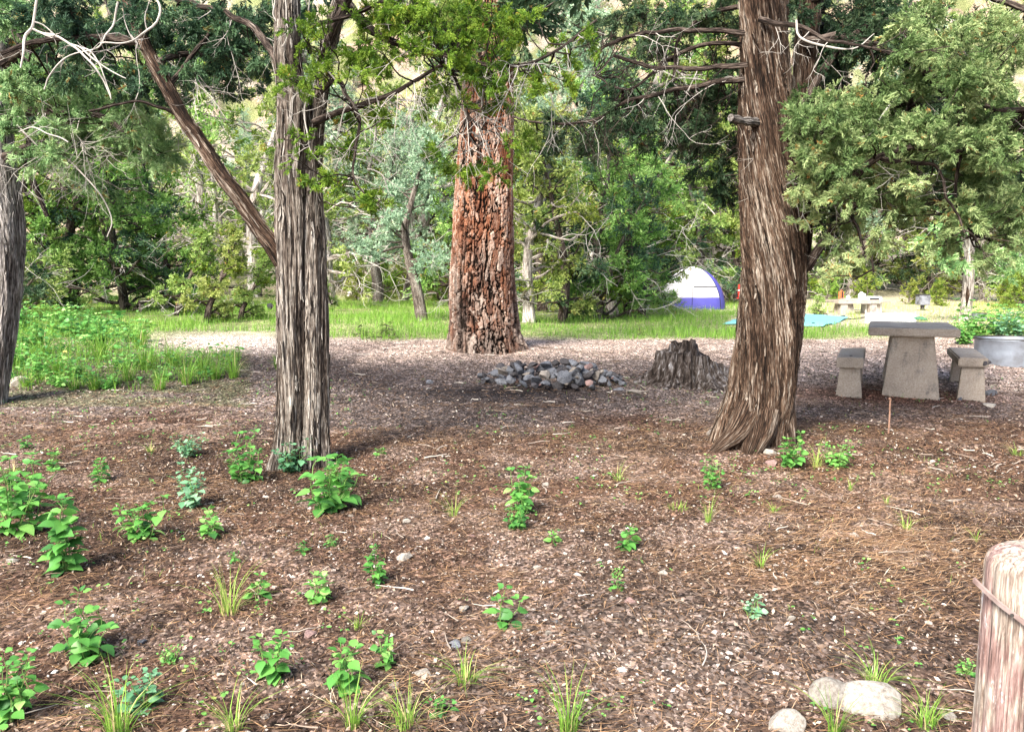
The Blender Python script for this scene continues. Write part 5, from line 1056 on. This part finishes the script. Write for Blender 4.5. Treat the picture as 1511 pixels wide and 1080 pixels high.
ns, nz = 260, 260; hP = pq[2] - zq; th = np.linspace(0, 6.2832, ns, endpoint=False)[None]; zz = np.concatenate([np.linspace(-.1, hP - .045, nz - 26), hP - .045 + .045 * np.sin(np.linspace(0, math.pi / 2, 26))])[:, None]
e = np.clip((zz - (hP - .045)) / .045, 0, 1); rr_ = (.088 + .010 * (1 - zz / hP)) * (1 - .97 * (1 - np.sqrt(np.clip(1 - e ** 2.4, 0, 1))))
f1 = fbm(np.cos(th) * 13 + 30, np.sin(th) * 13 + 30, zz * 2.2, 71, 4) - .5; f2 = 1 - np.abs(fbm(np.cos(th) * 6 + 30, np.sin(th) * 6 + 30, zz * .7, 72, 2) - .5) * 14
rr_ = rr_ * (1 + .05 * f1 - .05 * np.clip(f2, 0, 1)); V = np.stack([rr_ * np.cos(th), rr_ * np.sin(th), zz + .010 * (fbm(rr_ * np.cos(th) * 40 + 9, rr_ * np.sin(th) * 40 + 9, 0, 73, 3) - .5) * e], -1)
i = np.arange(nz - 1)[:, None] * ns; j = np.arange(ns)[None]; F = np.stack([i + j, i + (j + 1) % ns, i + ns + (j + 1) % ns, i + ns + j], -1).reshape(-1, 4)
obj('post_body', mesh('post_body', V.reshape(-1, 3), [F, np.array([list(range((nz - 1) * ns, nz * ns))])], M['post']), t)
M['strap'] = mat_simple('old_strap', (.34, .27, .25), .6, .45, 25, .002, (.16, .10, .085), metal=.2)
def band(name, rows, wd, mat, th_=.004):
    """flat strap round the post; rows (angle, z, lift)"""
    q = smooth_path(np.array([[a, z, l] for a, z, l in rows]), 60); mb = MB(); V = []
    for a, z, l in q:
        r_ = .096 + l; c, s_ = math.cos(a), math.sin(a); tw = l * 9
        V += [[(r_ + o1) * c, (r_ + o1) * s_, z + o2] for o1, o2 in ((0, -wd / 2), (th_ + tw * .01, -wd / 2), (th_, wd / 2), (0, wd / 2))]
    n = len(q); F = [[4 * i + k, 4 * i + (k + 1) % 4, 4 * i + 4 + (k + 1) % 4, 4 * i + 4 + k] for i in range(n - 1) for k in range(4)]; mb.add(V, [np.array(F), np.array([[0, 1, 2, 3], [4 * n - 4, 4 * n - 3, 4 * n - 2, 4 * n - 1]])]); return mb.build(name, M[mat], t)
zb = P(1500, 935, dQ - .09)[2] - zq
band('metal_strap', [(R(172), zb + .052, .012), (R(188), zb + .036, .001), (R(215), zb + .018, .001), (R(240), zb - .004, .003), (R(262), zb - .012, .001), (R(290), zb - .010, .001), (R(330), zb - .004, .001)], .008, 'strap')
mb = MB(); a = R(214); tube(mb, [(.098 * math.cos(a), .098 * math.sin(a), zb + .018), (.105 * math.cos(a), .105 * math.sin(a), zb + .018)], .0028, 8); mb.build('nail', M['soot'], t)
for ang, z_ in ((R(243), zb + .045), (R(238), zb + .042), (R(246), zb + .085)): mb = MB(); tube(mb, [(.083 * math.cos(ang), .083 * math.sin(ang), z_), (.0915 * math.cos(ang), .0915 * math.sin(ang), z_)], .003, 8); mb.build('nail', M['soot'], t)
# ------------------------------------------------------------------ leafy plants and grass
lt = np.array([[0, 0, 0], [.16, .30, .02], [.45, .40, .03], [.76, .23, .0], [1, 0, -.10], [.76, -.23, 0], [.45, -.40, .03], [.16, -.30, .02], [.45, 0, -.05], [.16, 0, -.03], [.76, 0, -.07]])
lf = [np.array([[9, 7, 6, 8], [9, 8, 2, 1], [8, 6, 5, 10], [8, 10, 3, 2]]), np.array([[0, 7, 9], [0, 9, 1], [10, 5, 4], [10, 4, 3]])]
def leaves(mb, pos, ax, size, tint, droop=.25, r_=rng, nar=1.):
    n = len(pos); ax = ax / np.linalg.norm(ax, axis=1)[:, None]; up = np.array([0, 0, 1.]) + r_.normal(0, .35, (n, 3)); s = np.cross(up, ax); s /= np.linalg.norm(s, axis=1)[:, None] + 1e-9; u = np.cross(ax, s)
    q = lt * np.array([1, nar * 1.1, 1]); cv = -droop * q[:, 0] ** 2
    V = pos[:, None] + size[:, None, None] * (q[None, :, 0:1] * ax[:, None] + q[None, :, 1:2] * s[:, None] + (q[:, 2] + cv)[None, :, None] * u[:, None])
    o = (np.arange(n) * 11)[:, None, None]; mb.add(V.reshape(-1, 3), [(lf[0][None] + o).reshape(-1, 4), (lf[1][None] + o).reshape(-1, 3)], tint=np.repeat(tint, 11))
M['leaf'] = mat_tint('broad_leaf', [(0, (.045, .15, .04)), (.4, (.10, .30, .06)), (.75, (.20, .46, .10)), (.95, (.36, .58, .18)), (1, (.5, .45, .12))], .45, .35, .4)
M['leaf_blue'] = mat_tint('broad_leaf_bluish', [(0, (.06, .18, .08)), (.5, (.16, .36, .19)), (1, (.36, .55, .36))], .5, .3, .35)
M['stem'] = mat_simple('green_stem', (.14, .24, .06), .6, .3, 20)
M['grass'] = mat_tint('grass_blade', [(0, (.07, .17, .02)), (.4, (.15, .32, .04)), (.75, (.30, .48, .08)), (.92, (.46, .52, .16)), (1, (.62, .52, .26))], .5, .35, .3)
def plant(px, py, hpx, wpx, lpx, label, mat='leaf', nst=None, tint=.5, nar=1., cat='plant', name='leafy_plant', seed=None):
    g = G(px, py); k = mpp(g[1]); h, w_, L = hpx * k, wpx * k, lpx * k; r_ = np.random.default_rng(int(px * 7 + py) if seed is None else seed)
    t = thing(name, g, label, cat); st = MB(); lv = MB(); nst = nst or max(2, int(wpx / max(lpx, 8) * 2.6)); L *= .68; tint = float(np.clip(tint + r_.normal(0, .12), .15, .8))
    for s in range(nst):
        a = r_.uniform(0, 6.283); q = math.sqrt(r_.random()) * (w_ / 2 - L * .45) if nst > 1 else 0; q = max(q, 0); hh = h * r_.uniform(.55, 1.0) if s else h
        tip = np.array([math.cos(a) * q, math.sin(a) * q * .8, max(hh - L * .25, .02)]); tip[:2] += r_.normal(0, L * .3, 2); b = tip * np.array([.25, .25, 0]) - np.array([0, 0, .01]); w__ = wiggle(b, tip, 8, .05, 0, int(r_.integers(1e6)))
        tube(st, w__, np.linspace(.0028, .0014, 8) * max(1, L / .06), 5)
        nn = max(2, int(hh / (L * .62))); P_, A_, S_ = [], [], []
        for i in range(nn):
            f = (i + 1) / nn; p = w__[int(f * 7)]; a0 = r_.uniform(0, 3.14)
            for m_ in (0, 1) if i < nn - 1 else (0, 1, 2, 3):
                aa = a0 + m_ * (math.pi if i < nn - 1 else math.pi / 2) + r_.normal(0, .3); P_.append(p); A_.append([math.cos(aa), math.sin(aa), r_.uniform(-.15, .45) + (.5 if i == nn - 1 else 0)]); S_.append(L * (.5 + .55 * math.sin(math.pi * min(f, .85)) * r_.uniform(.7, 1.15)) * (.7 if i == nn - 1 else 1))
        P_, A_, S_ = np.array(P_), np.array(A_), np.array(S_); A_n = A_ / np.linalg.norm(A_, axis=1)[:, None]; leaves(lv, P_ + A_n * .012, A_, S_, np.clip(r_.normal(tint, .2, len(P_)), 0, .95), r_.uniform(.15, .5), r_, nar)
    st.build('stems', M['stem'], t); lv.build('leaves', M[mat], t, True); return t
def blades(mb, pos, az, L, wd, lean, tint, nseg=4, r_=rng):
    n = len(pos); t_ = np.linspace(0, 1, nseg + 1)[None, :, None]; d = np.stack([np.cos(az), np.sin(az), 0 * az], -1)[:, None]; s = np.stack([-np.sin(az), np.cos(az), 0 * az], -1)[:, None]; L = L[:, None, None]; ln = lean[:, None, None]
    c = pos[:, None] + d * L * ln * t_ ** 1.9 + np.array([0, 0, 1.])[None, None] * L * (t_ - .42 * np.clip(ln, 0, 1.3) * t_ ** 2.3); wv = s * wd[:, None, None] * .5 * (1 - t_ ** 1.8 * .95)
    V = np.stack([c - wv, c + wv], 2).reshape(-1, 3); m_ = (nseg + 1) * 2; i = np.arange(nseg) * 2; F = np.stack([i, i + 1, i + 3, i + 2], -1); mb.add(V, (F[None] + (np.arange(n) * m_)[:, None, None]).reshape(-1, 4), tint=np.repeat(tint, m_))
def tuft(px, py, hpx, wpx, label, tint=.5, nb=None, dry=.15, bw=.0035):
    g = G(px, py); k = mpp(g[1]); h, w_ = hpx * k, wpx * k; r_ = np.random.default_rng(int(px * 3 + py)); n = nb or int(16 + wpx * .55)
    a = r_.uniform(0, 6.283, n); q = np.sqrt(r_.random(n)) * w_ * .16; pos = np.stack([np.cos(a) * q, np.sin(a) * q, -.01 + 0 * q], -1); L = h * r_.uniform(.25, 1.15, n); ln = r_.uniform(.05, 1.15, n) * min(1.3, .55 + .5 * w_ / h)
    tn_ = np.clip(r_.normal(tint, .16, n), 0, .9); tn_[r_.random(n) < dry] = 1.0; mb = MB(); blades(mb, pos, a + r_.normal(0, .5, n), L, bw * r_.uniform(.6, 1.3, n) * max(1, g[1] / 5), ln, tn_, 5, r_); o = mb.build('grass_tuft', M['grass']); o.location = [float(v) for v in g]; o['label'] = label; o['category'] = 'grass'; return o
for a in [(25, 790, 110, 120, 34, 'tall broad leaved plant cluster cut by the left edge, upper of the big ones'), (95, 850, 120, 90, 38, 'big broad leaved plant right beside the left edge cluster'), (20, 760, 95, 80, 32, 'leafy plant at the left edge behind the big cluster'), (75, 695, 26, 34, 16, 'small leafy sprout at the upper left beyond the big cluster'),
          (38, 664, 20, 26, 12, 'tiny leafy sprout near the left edge on open litter'), (150, 712, 34, 40, 20, 'small leafy plant left of the larger middle one'), (208, 798, 68, 95, 28, 'wide leafy plant left of centre-left, with drooping leaves'), (283, 752, 66, 62, 20, 'bluish green bushy plant above the small bright one', 'leaf_blue'),
          (310, 792, 42, 52, 24, 'small bright plant right of the wide leafy plant'), (360, 712, 74, 80, 20, 'light green bushy plant just left of the left trunk'), (430, 698, 50, 66, 17, 'fine leaved plant at the foot of the left trunk', 'leaf_blue'), (478, 758, 84, 130, 36, 'large broad leaved plant in front of the left trunk'), (505, 720, 46, 80, 28, 'broad leaved plant behind the large one at the left trunk'),
          (280, 675, 34, 52, 10, 'low grey green weed above the bluish plant', 'leaf_blue'), (768, 758, 72, 64, 24, 'tall upright leafy sprout in the middle of the clearing'), (765, 785, 38, 56, 14, 'low leafy plant directly below the tall upright sprout'), (818, 802, 18, 26, 16, 'tiny sprout right below the low middle plant'),
          (922, 812, 36, 58, 22, 'spreading leafy sprout right of centre'), (910, 850, 12, 16, 10, 'tiny round sprout above the green rosette'), (911, 873, 18, 20, 14, 'tiny green rosette right of centre'), (741, 925, 56, 46, 32, 'single leafy sprout with big leaves in centre foreground'), (558, 866, 58, 38, 18, 'dark narrow upright sprout left of centre'),
          (470, 890, 50, 66, 26, 'leafy sprout between dry tuft and dark upright sprout'), (378, 884, 36, 36, 24, 'small dark leaved sprout right of the tall dry tuft'), (571, 986, 52, 46, 24, 'compact rounded sprout above the bottom grass tufts'), (408, 1004, 76, 72, 34, 'tall sprout with pointed leaves left of bottom centre'), (514, 1024, 78, 80, 42, 'large pointed leaf plant at bottom left of centre'),
          (655, 1060, 26, 42, 20, 'small sprout beside the bottom middle tuft'), (132, 978, 102, 116, 36, 'large bright leafy plant at lower left'), (18, 1062, 116, 110, 30, 'bushy leafy plant in the bottom left corner'), (215, 1054, 62, 80, 26, 'grey green plant among grass at bottom left', 'leaf_blue'), (1168, 690, 56, 50, 18, 'bright green leafy plant at the foot of the right trunk'),
          (1236, 690, 42, 56, 12, 'low weed right of the right trunk base'), (1052, 722, 54, 30, 12, 'thin upright weed left of the right trunk'), (1108, 914, 32, 34, 16, 'pale crinkled sprout at right of centre', 'leaf_blue'), (1426, 1000, 24, 34, 14, 'small pale sprout left of the fence post'), (450, 815, 16, 22, 11, 'tiny sprout below the big plant by the left trunk'),
          (560, 672, 10, 22, 8, 'tiny green sprout on bare ground right of the left trunk'), (345, 830, 14, 22, 9, 'tiny weed beside the small bright plant'), (250, 980, 24, 34, 10, 'small yellow green weed at lower left'), (490, 806, 14, 20, 9, 'tiny pale sprout right of another, below the left trunk plant')]:
    plant(*a[:6], **({'mat': a[6]} if len(a) > 6 else {}))
for a in [(338, 910, 95, 80, 'tall yellow green dry grass tuft at lower left', .75), (175, 1085, 130, 120, 'dense grass tuft at the bottom left edge', .5), (345, 1082, 95, 70, 'feathery grass tuft at the bottom, left of centre', .6), (520, 1080, 95, 70, 'grass tuft at the bottom under the pointed leaf plant', .55), (600, 1075, 80, 100, 'spreading grass tuft at bottom centre left', .6),
          (688, 1010, 62, 86, 'bright green arching grass clump beside the two stones', .55), (838, 1082, 115, 80, 'tall grass tuft at the bottom centre', .45), (1292, 1016, 72, 96, 'arching grass tuft above the white boulders', .6), (1232, 1082, 95, 60, 'thin grass in front of the rounded white boulder', .45), (1368, 1078, 75, 100, 'bright grass tuft right of the white boulders', .5),
          (668, 762, 52, 34, 'small upright grass tuft left of the tall sprout', .6), (222, 668, 26, 30, 'small round grass tuft at upper left', .7), (1045, 772, 56, 30, 'thin grass tuft above the orange needles', .65), (1140, 757, 26, 26, 'small grass tuft below the right trunk', .55), (1122, 838, 42, 34, 'grass tuft on the left edge of the orange needles', .6),
          (1338, 782, 34, 36, 'small grass tuft on the orange needles', .6), (528, 932, 42, 36, 'olive grass tuft left of centre', .7), (1255, 724, 22, 16, 'tiny grass tuft right of the right trunk', .5), (1308, 744, 18, 16, 'tiny grass tuft at right on the litter', .5), (1500, 672, 26, 46, 'green grass tuft at the right edge below the benches', .45),
          (1440, 800, 30, 14, 'thin grass sprig left of the post top', .6), (912, 712, 44, 34, 'light feathery grass tuft between the trunks', .6), (1000, 752, 16, 90, 'flat sprawling pale grass patch between the trunks', .7), (1205, 690, 50, 40, 'dry straw coloured tuft beside the plant at the right trunk', .97), (20, 700, 30, 50, 'grass tuft at the left edge', .6), (945, 490, 12, 8, 'tiny bright grass sprig near the stump', .4)]:
    tuft(*a)
tl = []
for px, py, h, w_ in [(275, 568, 62, 48), (346, 558, 48, 44), (300, 552, 46, 40), (318, 560, 34, 40), (215, 545, 60, 60), (190, 562, 48, 50), (140, 575, 40, 50), (85, 560, 60, 50), (60, 530, 60, 70), (235, 575, 44, 50), (165, 568, 26, 50), (255, 540, 50, 50), (410, 545, 30, 20), (110, 575, 26, 40), (40, 570, 30, 40), (205, 515, 55, 60), (150, 530, 60, 60)]:
    o = tuft(px, py, h, w_, '', .45, nb=110, dry=.05, bw=.0035); o['group'] = 'lush tufts in the weeds at left'; tl.append(o)
ordinal_labels(tl, '# of the lush bright grass tufts along the weeds at left')
tl = []
for px, py, h, w_, L in [(55, 520, 55, 80, 12), (110, 500, 50, 90, 13), (150, 515, 48, 80, 13), (60, 560, 40, 70, 12), (120, 560, 30, 70, 12), (200, 505, 40, 60, 12), (30, 490, 50, 70, 12), (90, 480, 36, 70, 11), (150, 488, 30, 60, 12), (190, 545, 26, 60, 10), (240, 560, 20, 50, 9), (90, 570, 22, 60, 10), (160, 575, 24, 50, 10), (20, 540, 40, 60, 12)]:
    t = plant(px, py, h, w_, L, '', nst=16, tint=.6); t['group'] = 'weeds massed at left'; tl.append(t)
ordinal_labels(tl, '# of the broad leaved weeds massed behind the far left trunk')
plant(170, 492, 34, 44, 22, 'large leaved weed standing at the back of the weed mass, left', nst=5, tint=.5)
tl = []
for px, py, h, w_ in [(1440, 500, 60, 70), (1475, 500, 45, 60), (1505, 500, 40, 60), (1490, 485, 40, 70), (1420, 508, 40, 50)]: t = plant(px, py, h, w_, 10, '', nst=18, tint=.5, mat='leaf_blue' if px % 2 else 'leaf'); t['group'] = 'leafy weeds by the steel ring'; tl.append(t)
ordinal_labels(tl, '# of the leafy weeds behind the steel fire ring at right')

# turf and ground cover (stuff)
mb = MB(); n = 150000; y = np.sqrt(rng.random(n) * (34. ** 2 - 13.2 ** 2) + 13.2 ** 2); x = (rng.random(n) * 2 - 1) * y * .72
nn = fbm(x * .9, y * .9, 0, 21, 4); cl_ = fbm(x * .8, y * .8, 0, 61, 4); k = (y + (nn - .5) * 1.6 - .5 * (x > 5) > 13.9) & (rng.random(n) < .25 + 1.2 * sst(.38, .6, cl_))
px, py = proj(x, y, Hs(x, y)); k &= ~((px > 1180) & (px < 1420) & (y > 17) & (rng.random(n) < .7)); k &= ~((np.abs(px - 330) < 120) & (py > 490)); k &= ~((px > 1066 + np.abs(py - 478) * 2.2) & (px < 1258 - np.abs(py - 469) * 2.6) & (py > 463) & (py < 484)); k &= ~((px > 1270) & (px < 1356) & (py > 461) & (py < 480))
x, y, cl_, px = x[k], y[k], cl_[k], px[k]; n = len(x); tn_ = np.clip(rng.normal(.42, .16, n) + .25 * (cl_ - .5) + .38 * sst(1150, 1300, px) * sst(16, 20, y) + .12 * sst(22, 30, y), 0, 1)
blades(mb, np.stack([x, y, Hs(x, y) - .02], -1), rng.uniform(0, 6.28, n), rng.uniform(.06, .20, n) * (.7 + .8 * sst(.4, .65, cl_)), rng.uniform(.006, .013, n), np.abs(rng.normal(0, .5, n)), tn_, 2)
o = mb.build('meadow_grass', M['grass']); o['kind'] = 'stuff'; o['label'] = 'bright green grass of the meadow behind the clearing'; o['category'] = 'grass'
mb = MB(); n = 26000; y = rng.uniform(8.3, 17, n); x = (rng.random(n) - 1) * y * .75; px, py = proj(x, y, Hs(x, y)); cl_ = fbm(x * 1.6, y * 1.6, 0, 62, 3)
k = (px < 368 - 1.0 * np.clip(py - 520, 0, 90)) & (py < 572 + 36 * (fbm(x * 2.5, y * 2.5, 0, 64, 3) - .5)) & (py > 450) & (rng.random(n) < sst(.30, .5, cl_)) & ~((px > 210) & (py < 522)); x, y = x[k], y[k]; n = len(x)
blades(mb, np.stack([x, y, Hs(x, y) - .02], -1), rng.uniform(0, 6.28, n), rng.uniform(.08, .26, n) + .35 * sst(.45, .7, fbm(x * 2.2, y * 2.2, 0, 66, 3)) * rng.random(n), rng.uniform(.004, .009, n), np.abs(rng.normal(0, .5, n)), np.clip(rng.normal(.45, .18, n), 0, 1), 3)
m2 = rng.random(n) < .45; xx, yy = x[m2], y[m2]; n2 = len(xx); az = rng.uniform(0, 6.28, n2); lv = MB(); leaves(lv, np.stack([xx, yy, Hs(xx, yy) + rng.uniform(.02, .12, n2) + .38 * sst(.42, .7, fbm(xx * 2.2, yy * 2.2, 0, 65, 3)) * rng.random(n2)], -1), np.stack([np.cos(az), np.sin(az), rng.uniform(-.2, .3, n2)], -1), rng.uniform(.025, .075, n2), np.clip(rng.normal(.42, .25, n2), 0, 1))
o = mb.build('weedy_grass', M['grass']); o['kind'] = 'stuff'; o['label'] = 'lush green grass filling the weedy bank at left'; o['category'] = 'grass'
o = lv.build('ground_cover', M['leaf']); o['kind'] = 'stuff'; o['label'] = 'low broad leaved ground cover on the weedy bank at left'; o['category'] = 'ground cover'
mb = MB(); n = 5000; x, y = fan_points(n, 2.2, 12); c_ = fbm(x * 1.1 + 4, y * 1.1, 0, 63, 3); px, py = proj(x, y, Hs(x, y)); k = rng.random(n) < sst(.50, .68, c_ + .12 * (px < 400)) ; x, y = x[k], y[k]; n = len(x)
blades(mb, np.stack([x, y, Hs(x, y) - .01], -1), rng.uniform(0, 6.28, n), rng.uniform(.02, .07, n), rng.uniform(.0016, .003, n), np.abs(rng.normal(0, .8, n)), np.clip(rng.normal(.62, .2, n), 0, 1), 3)
o = mb.build('sparse_grass', M['grass']); o['kind'] = 'stuff'; o['label'] = 'sparse short grass blades sprouting through the litter'; o['category'] = 'grass'

lv = MB(); n = 2600; x, y = fan_points(n, 2.2, 10); c_ = fbm(x * 1.5 + 14, y * 1.5, 0, 67, 3); px, py = proj(x, y, Hs(x, y)); k = rng.random(n) < sst(.50, .64, c_ + .14 * (px < 520)); x, y = x[k], y[k]; n = len(x)
for rep in range(4):
    az = rng.uniform(0, 6.28, n); q = rng.normal(0, .012, (n, 2)); leaves(lv, np.stack([x + q[:, 0], y + q[:, 1], Hs(x, y) + rng.uniform(.012, .045, n)], -1), np.stack([np.cos(az), np.sin(az), rng.uniform(0, .5, n)], -1), rng.uniform(.008, .022, n), np.clip(rng.normal(.55, .25, n), 0, .98))
o = lv.build('seedlings', M['leaf']); o['kind'] = 'stuff'; o['label'] = 'tiny green seedlings sprouting through the litter'; o['category'] = 'seedlings'
